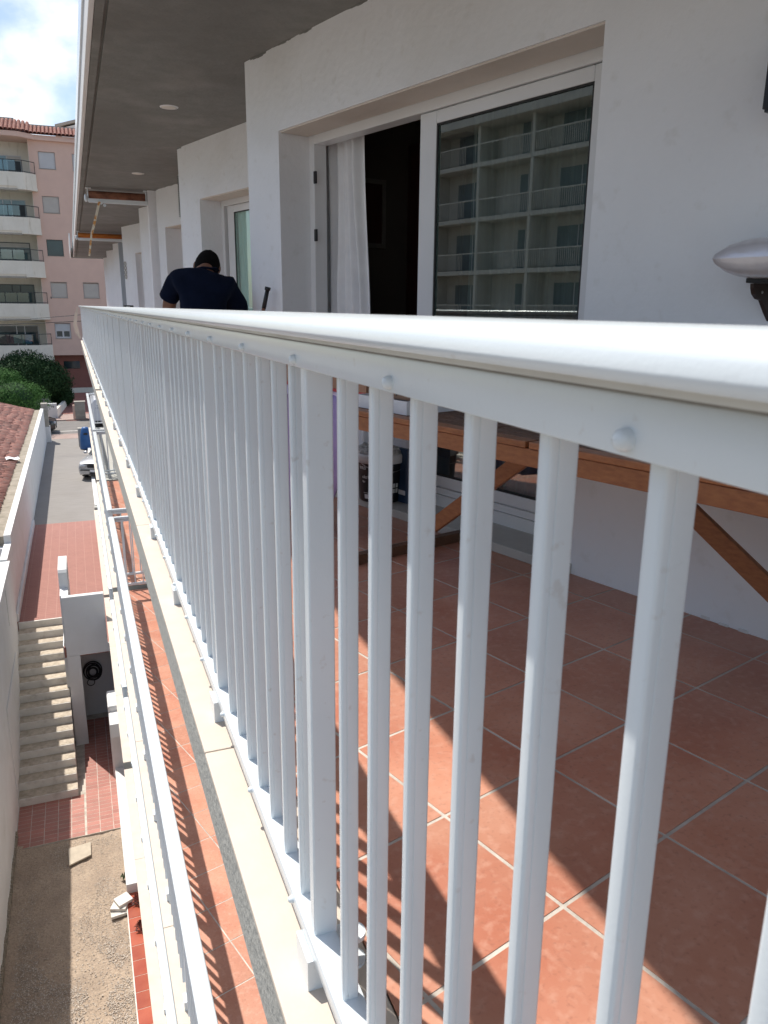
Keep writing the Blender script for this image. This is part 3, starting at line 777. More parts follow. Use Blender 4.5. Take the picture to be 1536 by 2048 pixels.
# things on and around the table
bx = thing('cardboard_box', 'brown cardboard box in a white tray on the far end of the table', 'box', WP(1.90, 2.33, ZTB), R(16))
MB().box(-.09, .12, -.12, .10, .045, .15).build('carton', m_card, bx, bevel=.003)
g = MB(); g.box(-.14, .15, -.17, .14, .001, .006); g.box(-.14, -.135, -.17, .14, .006, .05); g.box(.145, .15, -.17, .14, .006, .05); g.box(-.135, .145, -.17, -.165, .006, .05); g.box(-.135, .145, .135, .14, .006, .05)
g.build('tray', m_white, bx)
MB().beam((-.091, -.05, .06), (-.091, .05, .14), .003, .004).build('string', m_dark, bx)
pk = thing('paper_package', 'white and black wrapped package beside the cardboard box', 'package', WP(2.10, 2.36, ZTB), R(30))
MB().box(-.06, .08, -.07, .06, .0, .028).build('base', m_dark, pk, bevel=.004); MB().box(-.055, .06, -.06, .05, .029, .10).build('wrap', m_white, pk, bevel=.01)
# lavender cloth over a rack at the table end
rk = thing('lavender_cloth', 'lavender cloth with a red edge hanging at the far end of the table', 'cloth', (0, 0, 0))
def drape(pts_top, pts_bot, n=14, m=10, thick=.006, seed=1):
    g = MB(); vs = []; fs = []
    for side in (0, 1):
        for j in range(m+1):
            v = j/m
            for i in range(n+1):
                u = i/n; A = pts_top[0].lerp(pts_top[1], u); Bp = pts_bot[0].lerp(pts_bot[1], u)
                p = A.lerp(Bp, v)+N16*(.022*math.sin(u*17+v*2+seed)*(.3+v)+side*thick); vs.append(p)
    W = n+1
    for side in (0, 1):
        o = side*W*(m+1)
        for j in range(m):
            for i in range(n):
                q = (o+j*W+i, o+j*W+i+1, o+(j+1)*W+i+1, o+(j+1)*W+i); fs.append(q if side else q[::-1])
    ring = [i for i in range(W)]+[j*W+n for j in range(1, m+1)]+[m*W+i for i in range(n-1, -1, -1)]+[j*W for j in range(m-1, 0, -1)]
    o = W*(m+1)
    for a, b in zip(ring, ring[1:]+ring[:1]): fs.append((a, b, b+o, a+o))
    g.add(vs, fs); return g
drape((WP(1.95, 2.67, .70), WP(1.95, 3.50, .70)), (WP(1.97, 3.02, .12), WP(1.97, 3.50, .04)), 30, 16).build('hanging_cloth', m_lav, rk, smooth=True)
drape((WP(1.94, 2.64, .718), WP(1.94, 3.50, .718)), (WP(1.935, 2.655, .672), WP(1.935, 3.50, .672)), 14, 3).build('folded_band', m_lav2, rk, smooth=True)
MB().box(1.93, 1.95, 2.64, 3.50, .7195, .733, True).build('red_edge', m_red, rk)
MB().box(1.93, 2.30, 2.64, 3.50, .7335, .83, True).build('cardboard_panel', m_card, rk)
for s in (3.3,): MB().box(2.0, 2.02, s, s+.02, 0, .733, True).build('rack_leg', m_steel, rk)

# paint pail
pc = WP(2.56, 3.36, .045); 
pl = thing('paint_bucket', 'black paint bucket with crusted white rim on the door sill', 'bucket', tuple(pc), 0)
pcx, pcy = pc.x, pc.y
MB().lathe([(0, 0), (.116, 0), (.119, .004), (.137, .235)], seg=40).build('pail', m_pail, pl, smooth=True)
MB().lathe([(.138, .218), (.146, .222), (.149, .258), (.145, .270), (.134, .270)], seg=48).build('rim_band', m_print, pl, smooth=True)
g = MB().lathe([(.143, .268), (.136, .288), (.118, .300), (.07, .296), (0, .29)], seg=64)
g.v = [tuple(Vector(v)+Vector((0, 0, .014))*noise.noise(Vector(v)*45)) for v in g.v]
g.build('crusted_paint', m_crust, pl, smooth=True)
g = MB()
for k in range(40):
    a = random.random()*6.28; r = random.uniform(.02, .105); s_ = random.uniform(.006, .016)
    g.sphere((math.cos(a)*r, math.sin(a)*r, .298+random.uniform(-.004, .008)), (s_, s_*.8, s_*.5), 6, 4)
g.build('paint_lumps', m_crust, pl)
g = MB(); 
for k in range(30):
    a0 = PI+PI*k/30; a1 = PI+PI*(k+1)/30
    g.tube((.137*math.cos(a0), .137*math.sin(a0)*1.0, .235+.06*math.sin(a0)), (.137*math.cos(a1), .137*math.sin(a1), .235+.06*math.sin(a1)), .002, seg=6)
g.build('wire_handle', m_steel, pl)
face = math.atan2(-pcy, -pcx)   # direction from pail to camera
def wrap(a_off, z0, k=.119):
    def xf(co):
        rr = k+.0766*(z0+co.y)+.0015
        a = face+a_off+co.x/rr
        return Vector(((rr+co.z)*math.cos(a), (rr+co.z)*math.sin(a), z0+co.y))
    return xf
text_obj('intó', .032, m_print, pl, xf=wrap(-1.02, .185))
text_obj('okril', .028, m_print, pl, xf=wrap(-.88, .135))
text_obj('fijo', .016, m_print, pl, xf=wrap(-.88, .112))
def decal(a0, a1, z0, z1, m, name):
    g = MB(); k = 6
    for i in range(k):
        A, Bq = a0+(a1-a0)*i/k, a0+(a1-a0)*(i+1)/k
        def P(a, z, e=.0): rr = .119+.0766*z+.0015+e; return (rr*math.cos(face+a), rr*math.sin(face+a), z)
        g.add([P(A, z0), P(Bq, z0), P(Bq, z1), P(A, z1), P(A, z0, -.002), P(Bq, z0, -.002), P(Bq, z1, -.002), P(A, z1, -.002)], [(0, 1, 2, 3), (7, 6, 5, 4), (0, 4, 5, 1), (2, 6, 7, 3), (1, 5, 6, 2), (3, 7, 4, 0)])
    return g.build(name, m, pl)
decal(-.42, -.30, .06, .20, m_white, 'white_label'); decal(-.80, -.52, .020, .045, m_white, 'bar_code_label')
for q in range(4): decal(.55+.16*(q % 2), .66+.16*(q % 2), .055+.03*(q//2), .078+.03*(q//2), m_gasket, 'printed_icon')
decal(-.85, -.35, .052, .054, m_white, 'printed_line')
# blue drum behind it
bd = thing('plastic_canister', 'dark blue canister with a white cap and label behind the paint bucket', 'canister', tuple(WP(2.665, 3.255, .045)), R(16))
g = MB(); g.prism(rrect(-.07, .07, -.09, .09, .02), 0, .30, 2); g.build('canister_body', m_blue, bd)
g = MB(); g.prism(rrect(-.055, .055, -.075, .075, .02), .302, .345, 2); g.build('canister_cap', m_white, bd)
MB().box(-.073, -.0705, -.07, .07, .045, .07).build('canister_label', m_white, bd)

# broom leaning on the wall corner
br = thing('broom', 'brown handled broom with a black grip leaning against the wall corner', 'broom')
p1 = WP(2.46, 4.40, 1.20); p0 = WP(2.27, 4.60, .05); d = (p1-p0).normalized()
MB().tube(p0, p1-d*.13, .0125).build('handle', m_handle, br, smooth=True)
MB().tube(p1-d*.13, p1-d*.02, .014, .013).build('grip', m_dark, br, smooth=True)
MB().tube(p1-d*.02, p1, .018, .019).build('grip_cap', m_dark, br, smooth=True)
MB().box(-.13, .13, -.03, .03, 0, .045, f=lambda v: p0+Vector((v.x, v.y, v.z-.05))).build('broom_head', m_blue, br)

# foil balloon on bracket shelf, and the black wall lamp
sh = thing('wall_bracket', 'dark brown wall bracket under the silver foil cushion at the right edge', 'bracket', tuple(WP(2.517, 1.275, 1.15)), R(16))
prof = [(0, .028), (-.14, .028), (-.14, .018), (-.125, .016), (-.12, -.01), (-.10, -.035), (-.06, -.05), (-.03, -.10), (0, -.12)]
MB().box(-.15, 0, -.30, .005, .014, .028).build('shelf', m_dark, sh, bevel=.002)
for yy in (-.012, -.29):
    g = MB(); g.prism([(a, b) for a, b in [(0, .013), (-.13, .013), (-.128, 0), (-.118, -.018), (-.095, -.032), (-.07, -.036), (-.03, -.075), (0, -.10)]], yy, yy+.012, 1); g.build('support', m_brownw, sh)
for dz in (0,):
    MB().sphere((-.075, -.0115+.0, -.012), (.005, .004, .005), 8, 6).build('screw', m_steel, sh, True)
fb = thing('foil_cushion', 'silver foil cushion balloon lying on the dark wall bracket', 'balloon', tuple(WP(2.40, 1.205, 1.235)), R(16))
g = MB(); nu, nv = 44, 24; vs = []; fs = []
for side in (1, -1):
    for j in range(nv+1):
        for i in range(nu+1):
            u = -1+2*i/nu; v = -1+2*j/nv
            e = max(0, (1-abs(u)**3.2))**.45*max(0, (1-abs(v)**3.2))**.45
            pk_ = 1-.10*(1-abs(v)**2)*abs(u)**6
            wr = 1+.05*math.sin(v*26)*abs(u)**3+.05*math.sin(u*26)*abs(v)**3
            vs.append((.10*v*(1-.08*(1-u*u)), .16*u*(1-.08*(1-v*v)), side*.060*e*wr))
for s_ in (0, 1):
    o = s_*(nu+1)*(nv+1)
    for j in range(nv):
        for i in range(nu):
            a = o+j*(nu+1)+i; q = (a, a+1, a+nu+2, a+nu+1); fs.append(q if s_ == 0 else q[::-1])
g.add(vs, fs); g.build('cushion', m_foil, fb, smooth=True)
lm = thing('wall_lantern', 'black box wall lamp at the upper right edge of the wall', 'lamp', tuple(WP(2.517, 1.245, 1.63)), R(16))
MB().box(-.14, 0, -.16, .055, .02, .22).build('housing', m_dark, lm, bevel=.002); MB().box(-.135, -.006, -.155, .05, .012, .0195).build('underplate', m_black, lm)

# ------------------------------------------------------------ AC unit and awnings
ac = thing('air_conditioner', 'outdoor air conditioning unit with dark louvres high on the stepped wall', 'air conditioner', tuple(WP(3.85, 8.1, 2.05)), R(16))
MB().box(.01, .29, 0, .82, 0, .47).build('casing', m_ac, ac, bevel=.01)
for k in range(22): MB().box(-.004, .012, .03, .79, .02+k*.02, .031+k*.02).build('louvre', m_black, ac)
for y in (.08, .72): MB().box(0, .30, y, y+.03, -.05, -.001).build('support_arm', m_ac, ac)
g = MB(); g.tube((.05, .70, -.03), (.05, .60, -.10), .02); g.build('pipe', m_dark, ac)
def awning(x0, x1, y, z, mfab, label, arm):
    a = thing('retracted_awning', label, 'awning', (0, 0, 0), 0, 'rolled awnings under the balcony ceiling')
    MB().tube((x0, y, z-.05), (x1, y, z-.05), .045, seg=16).build('fabric_roll', mfab, a, True)
    MB().box(x0-.01, x1+.02, y-.075, y-.05, z-.155, z-.105).build('front_bar', m_rail, a, bevel=.004)
    MB().box(x0, x1, y+.02, y+.07, z-.12, z-.09).build('rear_bar', m_wallo, a)
    for x in (x0-.02, x1): 
        g = MB(); g.box(x, x+.012, y-.04, y+.05, z-.13, z+.03); g.box(x-.02, x+.05, y-.03, y+.03, z+.018, z+.03); g.build('end_bracket', m_rail, a)
    g = MB(); g.sphere((x0-.04, y-.05, z-.10), (.02, .03, .05), 8, 6); g.build('crank_gear', m_rail, a, True)
    if arm:
        g = MB(); g.beam((x0+.12, y-.06, z-.14), (x0-.0, y-.06, z-.52), .03, .045, (0, 1, 0)); g.beam((x0-.0, y-.05, z-.50), (x0-.055, y-.02, z-.80), .022, .036, (0, 1, 0))
        g.build('folding_arm', m_arm, a)
        g = MB(); g.tube((x0+.14, y-.08, z-.15), (x0+.14, y-.03, z-.15), .02); g.tube((x0+.18, y-.07, z-.18), (x0+.18, y-.05, z-.18), .018); g.build('arm_hinge', m_rail, a)
    return a
awning(.34, 1.03, 11.20, 2.50, m_brownc, 'rolled brown awning with a peeling folded arm under the ceiling', True)
awning(.27, 1.14, 17.6, 2.50, m_orange, 'rolled orange awning farther along, behind the peeling arm', False)

# decorative pot stand outline on far wall, black letterbox at the far handrail
dc = thing('wall_ornament', 'small openwork grey ornament hanging on the far white wall', 'ornament', tuple(WP(5.5, 15.35, 1.62)), R(16))
for k in range(4):
    g = MB(); seg = 10
    for i in range(seg):
        a0, a1 = 2*PI*i/seg, 2*PI*(i+1)/seg; c = Vector((-.01, .0, k*.08))
        g.tube(c+Vector((0, .05*math.cos(a0), .035*math.sin(a0))), c+Vector((0, .05*math.cos(a1), .035*math.sin(a1))), .007, seg=5)
    g.build('ring', m_stone, dc)
bxp = thing('planter_box', 'small black box on the balcony by the far wall, just above the handrail', 'box', (.95, 15.0, 1.02))
MB().box(-.06, .10, -.1, .1, 0, .07).build('tray', m_dark, bxp, bevel=.004); MB().box(-.02, .04, -.103, -.101, .02, .05).build('mark', m_white, bxp)
cv = thing('curved_bracket', 'cream curved hook bracket clipped outside the far end of the railing', 'bracket', (.20, 27.3, 0))
g = MB(); pr = [(0, 1.02), (-.10, .80), (-.16, .50), (-.13, .25), (0, .05), (.03, .05), (-.05, .5), (.03, 1.02)]
g.prism(pr, -.03, .03, 1); g.build('hook', m_cap, cv)

# ------------------------------------------------------------ sunken yard: walls, stairs, door
bw = thing('boundary_wall', 'long white rendered boundary wall left of the alley with lighter near part', 'wall')
MB().box(-2.02, -1.86, 20.4, 46.4, ZB, -4.42).build('wall_run', m_wallo, bw)
MB().box(-2.02, -1.862, 19.0, 20.4, ZB, -4.62).build('wall_run', m_wallo, bw)
MB().box(-2.02, -1.81, -6, 19.0, ZB, -4.66).build('wall_run', m_wallo, bw)
MB().box(-1.86, -1.79, 19.3, 28.4, ZT+.001, ZT+.20).build('wall_skirt', m_wallo, bw, bevel=.01)
MB().box(-1.81, -1.79, 15.1, 17.8, -8.2, -6.45).build('plaster_panel', m_wallo, bw, bevel=.004)
MB().box(-1.811, -1.80, 17.3, 17.36, -5.6, -4.8).build('crack_strip', m_gasket, bw)
g = MB()
for k in range(240):
    y = 7+k*.03; h = .10+.10*noise.noise(Vector((y*2, 0, 0)))+.04*random.random(); g.box(-1.812, -1.812+.02+.02*random.random(), y, y+.029, ZB-.02, ZB+h)
tag(g.build('crumbling_foot', m_lichen, bw), kind='stuff')
# the near stretch's thicker footing
st = thing('concrete_stairs', 'narrow concrete stairs with pale risers climbing from the tiled landing to the terrace', 'stairs')
RZ = (ZT-ZB)/14; TR = (19.22-15.18)/13
def wob(gm, a=.006, s=9):
    gm.v = [tuple(Vector(v)+Vector((0, 1, .4))*a*noise.noise(Vector(v)*s)) for v in gm.v]; return gm
for k in range(14):
    y = 15.18+k*TR; z1 = ZB+(k+1)*RZ
    yb_ = y+TR+.02 if k < 13 else y+.15
    stp = MB().box(-1.81, -.70-.008*k, y, y+.10, ZB, z1-.002)
    stp = stp.build('riser', m_riser, st)
    if k < 13:
        g = MB(); n = 26; vs = []; fs = []
        xa, xb = -1.81, -.70-.008*k
        for i in range(n+1):
            x = xa+(xb-xa)*i/n; f0 = y+.018+.022*noise.noise(Vector((x*9, k*3, 0)))+.01*random.random()
            vs += [(x, f0, z1-.02), (x, f0, z1+.004+.004*noise.noise(Vector((x*14, k, 1)))), (x, y+TR*.55, z1+.010+.008*noise.noise(Vector((x*8, k, 5)))), (x, y+TR+.01, z1+.004)]
        for i in range(n):
            for q in range(3): a = i*4+q; fs.append((a, a+4, a+5, a+1))
        g.add(vs, fs); g.build('tread', m_tread, st)
    MB().box(-1.81, -.702-.008*k, y+.101, y+TR, ZB, z1-.03).build('step_core', m_riser, st)
# end wall of the terrace with doorway, parapet and hose
ew = thing('terrace_end_wall', 'white end wall with parapet and dark doorway beneath the red terrace', 'wall')
g = MB(); g.box(-.73, .14, 17.2, 17.35, -6.47, -5.075); g.build('parapet', m_wallo, ew, bevel=.01)
MB().box(.14, .9, 17.2, 17.34, -6.47, -6.30).build('lintel', m_wallo, ew)
MB().box(-.73, -.46, 17.2, 17.42, ZB, -6.472).build('pier', m_wallo, ew)
MB().box(-.64, 1.2, 18.56, 18.66, ZB, -6.56).build('back_wall', m_wallo, ew)
MB().box(-.80, -.705, 17.43, 19.2, ZB, -6.3).build('stair_wall', m_wallo, ew)
g = MB(); g.box(-.76, -.59, 17.36, 17.87, -6.30, -5.08); g.build('side_parapet', m_wallo, ew)
g = MB(); pr = [(17.87, -6.3), (17.87, -4.72), (17.92, -4.66), (18.0, -4.64), (18.9, -4.64), (18.9, -6.3)]; g.prism(pr, -.77, -.585, 0); g.build('side_parapet', m_wallo, ew)
hs = thing('garden_hose', 'coiled black garden hose hanging on the dark doorway back wall', 'hose', (-.24, 18.50, -7.50))
g = MB()
for lp in range(7):
    r0 = .21-.02*lp; seg = 18; dy = -.012*(lp % 4); ox, oz = random.uniform(-.02, .02), random.uniform(-.03, .02)
    for i in range(seg):
        a0, a1 = 2*PI*i/seg, 2*PI*(i+1)/seg
        g.tube((ox+r0*math.cos(a0), dy, oz+r0*1.15*math.sin(a0)), (ox+r0*math.cos(a1), dy, oz+r0*1.15*math.sin(a1)), .014, seg=6)
g.build('coil', m_dark, hs, True)
g = MB()
for i in range(14):
    a0, a1 = 2*PI*i/14, 2*PI*(i+1)/14; g.tube((-.07+.085*math.cos(a0), -.03, -.27+.085*math.sin(a0)), (-.07+.085*math.cos(a1), -.03, -.27+.085*math.sin(a1)), .011, seg=6)
g.build('loose_loop', m_dark, hs, True)
MB().box(-.02, .05, -.03, .05, .15, .20).build('hook', m_dark, hs)
# low white wall, red glazed ledge, meter box beside our building
lw = thing('low_white_wall', 'low white garden wall between the dirt yard and the building', 'wall')
MB().box(.045, .30, 11.9, 15.6, ZB-.05, ZB+.22).build('wall_run', m_wallo, lw, bevel=.01)
MB().box(.01, .30, 15.6, 16.35, ZB-.05, -7.0).build('wall_end', m_wallo, lw, bevel=.04)
mb = thing('meter_box', 'white box with a grey lower half fixed beside the tiled landing', 'box', (.02, 14.9, -7.35))
MB().box(0, .26, 0, .50, .002, .30).build('box_body', m_wallo, mb, bevel=.01); MB().box(.02, .22, .51, .9, .002, .22).build('box_lid', m_shut, mb, bevel=.01)
lg = thing('glazed_ledge', 'shiny red tiled ledge edging the gravel yard', 'ledge')
MB().box(.03, .32, 5.5, 11.9, ZB-.1, ZB+.05).build('ledge_bed', m_cap, lg)
gm_ = MB().box(0, .272, .004, .296, 0, .003).mesh('ledge_tile', m_glaze)
for k in range(21): inst('ledge_tile', gm_, lg, (.035, 5.55+k*.302, ZB+.0505))
MB().box(.018, .034, 5.5, 11.9, ZB-.1, ZB+.058).build('ledge_edge', m_riser, lg)
pt = thing('weed', 'small red leaved weed growing on the glazed ledge beside the white wall', 'plant', (.20, 11.62, ZB+.062))
def star(g, c, n, r, h):
    for i in range(n):
        a = 2*PI*i/n+random.random()*.4; d = Vector((math.cos(a), math.sin(a), 0)); s_ = Vector((-d.y, d.x, 0))
        c = Vector(c); g.add([c, c+d*r*.5+s_*r*.16+Vector((0, 0, h)), c+d*r+Vector((0, 0, h*.4)), c+d*r*.5-s_*r*.16+Vector((0, 0, h))], [(0, 1, 2, 3)])
g = MB()
for q in range(3): star(g, (0, 0, .01+q*.02), 7, .13-.02*q, .05+.02*q)
g.build('leaves', mat('dark_red_leaf', (.12, .018, .012), .5, (.06, .02, .01), 9), pt)
pt2 = thing('weed', 'small reddish weed on the glazed ledge, nearer the camera than the other', 'plant', (.20, 11.0, ZB+.062))
g = MB()
for q in range(3): star(g, (0, 0, .01+q*.02), 7, .12-.02*q, .05+.02*q)
g.build('leaves', MATS['dark_red_leaf'], pt2)
pt3 = thing('weed', 'tiny dark green weed at the foot of the low white wall', 'plant', (.03, 12.35, ZB-.01))
g = MB()
for q in range(3): star(g, (0, 0, .01+q*.02), 6, .08, .06)
g.build('leaves', m_leafd, pt3)
m_slab = mat('dusty_slab', (.52, .45, .36), .9, (.44, .38, .30), 8, bump=.2)
# rubble and flat slab in the yard
sb = thing('paving_slab', 'loose beige slab lying flat on the dirt near the tiled landing', 'slab', (-.70, 13.28, ZB+.01), R(5))
MB().prism([(-.20, -.26), (.19, -.13), (.22, .24), (-.18, .22)], 0, .03, 2).build('slab_body', m_slab, sb, bevel=.004)
for k, (dx, dy, dz, a, lab) in enumerate([(0, 0, .0, 10, 'broken pale slab piece under the other two by the ledge'), (.03, .08, .052, -15, 'middle pale slab piece of the small pile by the ledge'), (.09, .12, .104, 30, 'topmost pale slab piece of the small pile by the ledge')]):
    q = thing('broken_slab', lab, 'slab', (-.12+dx, 11.55+dy, ZB+dz), R(a), 'broken slab pieces piled by the ledge')
    MB().prism([(-.13, -.10), (.12, -.12), (.14, .10), (-.10, .12)], 0, .05, 2).build('slab_body', m_riser, q, bevel=.004)

# ------------------------------------------------------------ neighbour's tiled roof
nr = thing('tiled_roof', 'low weathered clay tile roof beyond the white boundary wall', 'roof')
MB().box(-2.42, -2.022, 20.4, 46.0, -4.75, -4.44).build('concrete_verge', m_lichen, nr)
MB().box(-2.42, -2.022, 20.2, 20.4, ZB, -4.70).build('gable_wall', m_wallo, nr)
SLP = .26
MB().add([(-2.40, 20.4, -4.50), (-8.5, 20.4, -4.50+6.1*SLP), (-8.5, 46, -4.50+6.1*SLP), (-2.40, 46, -4.50), (-2.40, 20.4, -6.3), (-8.5, 20.4, -6.3), (-8.5, 46, -6.3), (-2.40, 46, -6.3)],
         [(0, 3, 2, 1), (4, 5, 6, 7), (0, 1, 5, 4), (1, 2, 6, 5), (2, 3, 7, 6), (3, 0, 4, 7)]).build('roof_deck', m_deck, nr)
def barrel(seg=5, r0=.085, r1=.07, L=.40):
    g = MB(); vs = []
    for x, r in ((0, r0), (-L, r1)):
        for i in range(seg+1):
            a = PI*i/seg; vs.append((x, r*math.cos(a), r*1.15*math.sin(a)))
        for i in range(seg+1):
            a = PI*i/seg; vs.append((x, (r-.014)*math.cos(a), (r-.014)*1.15*math.sin(a)))
    n = seg+1; fs = []
    for i in range(seg): fs += [(i, i+1, 2*n+i+1, 2*n+i), (n+i, 3*n+i, 3*n+i+1, n+i+1), (i, n+i, n+i+1, i+1)]
    g.add(vs, fs); return g
bm_ = barrel().mesh('roof_tile', m_rooft, True)
sang = math.atan(SLP)
roof_rest = MB(); cnt = 0; base = barrel()
rotm = Matrix.Rotation(sang, 4, 'Y')
for j in range(120):
    y = 20.55+j*.212
    for i in range(9 if j < 70 else 6):
        x = -2.30-i*.34+(random.uniform(-.02, .02) if i == 0 else random.uniform(-.12, .12)); z = -4.455+(-2.40-x)*SLP+.012+.012*random.random()
        yj = y+random.uniform(-.01, .01)
        if cnt < 290 and j < 60 and i < 6:
            o = inst('roof_tile', bm_, nr, (x, yj, z), rot=(0, sang, random.uniform(-.03, .03))); cnt += 1
        else:
            mt = Matrix.Translation((x, yj, z)) @ rotm
            roof_rest.add([mt @ Vector(v) for v in base.v], base.f)
tag(roof_rest.build('roof_tile', m_rooft, nr, True), kind='stuff')
ws = thing('white_sheet', 'small white curved sheet lying on the clay tile roof', 'sheet', (-2.42, 30.5, -4.32), R(10))
g = MB(); vs = []; fs = []
for s_ in (0, 1):
    for i in range(9):
        x = -.22+.44*i/8; 
        for y in (-.25, .25): vs.append((x, y, .03+.03*math.sin(i*.8)+s_*.006))
for s_ in (0, 1):
    for i in range(8): a = s_*18+i*2; fs.append((a, a+1, a+3, a+2))
g.add(vs, fs); g.build('sheet_body', m_white, ws)

# gate pier at the end of the wall
gp = thing('gate_pier', 'stacked pale block pier rising from the white end of the boundary wall', 'pier')
MB().box(-2.08, -1.62, 46.4, 47.0, ZT-.05, -5.45).build('pier_base', m_wallo, gp)
for k in range(6): MB().box(-2.0+(.01 if k % 2 else 0), -1.66, 46.45, 46.95, -5.445+k*.215, -5.445+k*.215+.208).build('block', m_stone, gp, bevel=.01)
MB().box(-2.1, -1.95, 46.38, 46.399, -6.0, -5.6).build('damp_patch', m_stone, gp)

# ------------------------------------------------------------ hedges
def foliage(label, c, rad, n, m, seed, size, groupn=None, clip=None):
    rnd = random.Random(seed)
    t = thing('shrub', label, 'shrub', (c[0], c[1], ZT), 0, groupn)
    g = MB(); cc = Vector((0, 0, c[2]-ZT)); R3 = Vector(rad)
    lobes = []
    for k in range(26):
        d = Vector((rnd.gauss(0, 1), rnd.gauss(0, 1), rnd.gauss(0, 1))).normalized()
        lobes.append((Vector((d.x*R3.x*.62, d.y*R3.y*.62, d.z*R3.z*.62)), rnd.uniform(.38, .6)))
    vs = []; fs = []
    for k in range(n):
        lc, ls = lobes[rnd.randrange(26)]
        d = Vector((rnd.gauss(0, 1), rnd.gauss(0, 1), rnd.gauss(0, 1))).normalized()
        rr = rnd.uniform(.75, 1.04)
        p = cc+lc+Vector((d.x*R3.x*ls*rr, d.y*R3.y*ls*rr, d.z*R3.z*ls*rr))
        if p.z < .05: continue
        nrm = (d+Vector((rnd.gauss(0, .5), rnd.gauss(0, .5), rnd.gauss(0, .5)))).normalized()
        a = nrm.orthogonal().normalized(); a.rotate(Matrix.Rotation(rnd.random()*6.28, 3, nrm)); b = nrm.cross(a)
        s_ = size*rnd.uniform(.6, 1.3); k0 = len(vs)
        vs += [p-a*s_, p+b*s_*.4+nrm*s_*.1, p+a*s_, p-b*s_*.4+nrm*s_*.1]; fs.append((k0, k0+1, k0+2, k0+3))
    g.add(vs, fs); me = bpy.data.meshes.new('foliage'); me.from_pydata([tuple(v) for v in g.v], [], g.f); me.materials.append(m)
    o = bpy.data.objects.new('foliage', me); COL.objects.link(o); o.parent = t
    # solid dark core standing in for the shade between the leaves
    co = MB(); co.sphere(cc, (R3.x*.72, R3.y*.72, R3.z*.72), 16, 10); co.v = [tuple(Vector(v)*(1+.0)) for v in co.v]; co.build('shade_core', m_leafd, t, True)
    st_ = MB()
    for k in range(5): st_.tube((rnd.uniform(-.3, .3), rnd.uniform(-.3, .3), 0), (rnd.uniform(-.8, .8)*R3.x*.5, rnd.uniform(-.8, .8)*R3.y*.5, max(.5, cc.z)), .06, .03, 6)
    st_.build('stem', m_bark, t)
    return t
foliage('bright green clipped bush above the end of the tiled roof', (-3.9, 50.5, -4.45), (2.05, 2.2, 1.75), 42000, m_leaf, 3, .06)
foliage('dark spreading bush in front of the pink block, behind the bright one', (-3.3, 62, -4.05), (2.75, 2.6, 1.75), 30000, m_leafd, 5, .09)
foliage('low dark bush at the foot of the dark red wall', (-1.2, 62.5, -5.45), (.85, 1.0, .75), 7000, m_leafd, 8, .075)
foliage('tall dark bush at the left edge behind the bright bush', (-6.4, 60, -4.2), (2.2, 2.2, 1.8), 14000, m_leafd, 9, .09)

# ------------------------------------------------------------ street corner
nw = thing('numbered_wall', 'white gate wall with the house number across the street', 'wall', (-1.98, 56.45, ZT))
MB().box(0, .56, 0, .25, 0, 1.0).build('wall_face', m_wallo, nw, bevel=.01)
text_obj('78', .20, m_dark, nw, 'house_number', .01, xf=lambda c: Vector((.20+c.x, -.006+c.z, .72+c.y)) if True else c)
for ob in [o for o in nw.children if o.name.startswith('house_number')]: pass
rw = thing('ramp_wall', 'low sloping white wall beside the ramp to the pink block', 'wall')
rw_g = MB(); rw_g.add([(-1.42, 56.7, ZT), (-1.42, 56.7, ZT+.58), (-.30, 68, ZT+.60), (-.30, 68, ZT), (-1.62, 56.7, ZT), (-1.62, 56.7, ZT+.58), (-.50, 68, ZT+.60), (-.50, 68, ZT)],
         [(0, 1, 2, 3), (7, 6, 5, 4), (1, 5, 6, 2), (0, 4, 5, 1), (3, 2, 6, 7)]); rw_g.build('wall_run', m_cream, rw)
tag(MB().add([(-1.4, 58.2, ZT+.04), (.6, 58.2, ZT+.04), (.9, 70, ZT+.30), (-.3, 70, ZT+.30)], [(0, 1, 2, 3)]).build('ramp', m_pinkdark), kind='structure')
sp = thing('stone_pillar', 'square pale stone pillar at the street corner left of the white van', 'pillar', (-.30, 55.4, ZT))
for k in range(6): MB().box(0 if k % 2 else .01, .64, 0, .5, .001+k*.19, .19*k+.186).build('block', m_stone, sp, bevel=.01)
MB().box(-.03, .68, -.03, .53, 1.141, 1.19).build('cap', m_stone, sp)
MB().box(-.14, -.001, .1, .35, 0, .95).build('side_block', m_pink, sp)
cp = thing('blue_bin', 'blue plastic recycling bin at the end of the drive', 'bin', (.17, 43.6, ZT))
MB().lathe([(0, 0), (.31, 0), (.33, .06), (.27, .75), (.20, 1.05), (.15, 1.15), (0, 1.18)], seg=20).build('bin_body', m_bin, cp, True)
MB().box(-.10, .10, -.27, -.22, .78, .88).build('slot', m_dark, cp)
gb = thing('grey_cabinet', 'pale grey cabinet standing left of the blue bin', 'cabinet', (-.20, 44.3, ZT)); MB().box(0, .22, 0, .4, 0, 1.0).build('cabinet_body', m_stone, gb, bevel=.01); MB().box(.02, .20, -.01, -.001, .1, .9).build('cabinet_door', m_stone, gb)

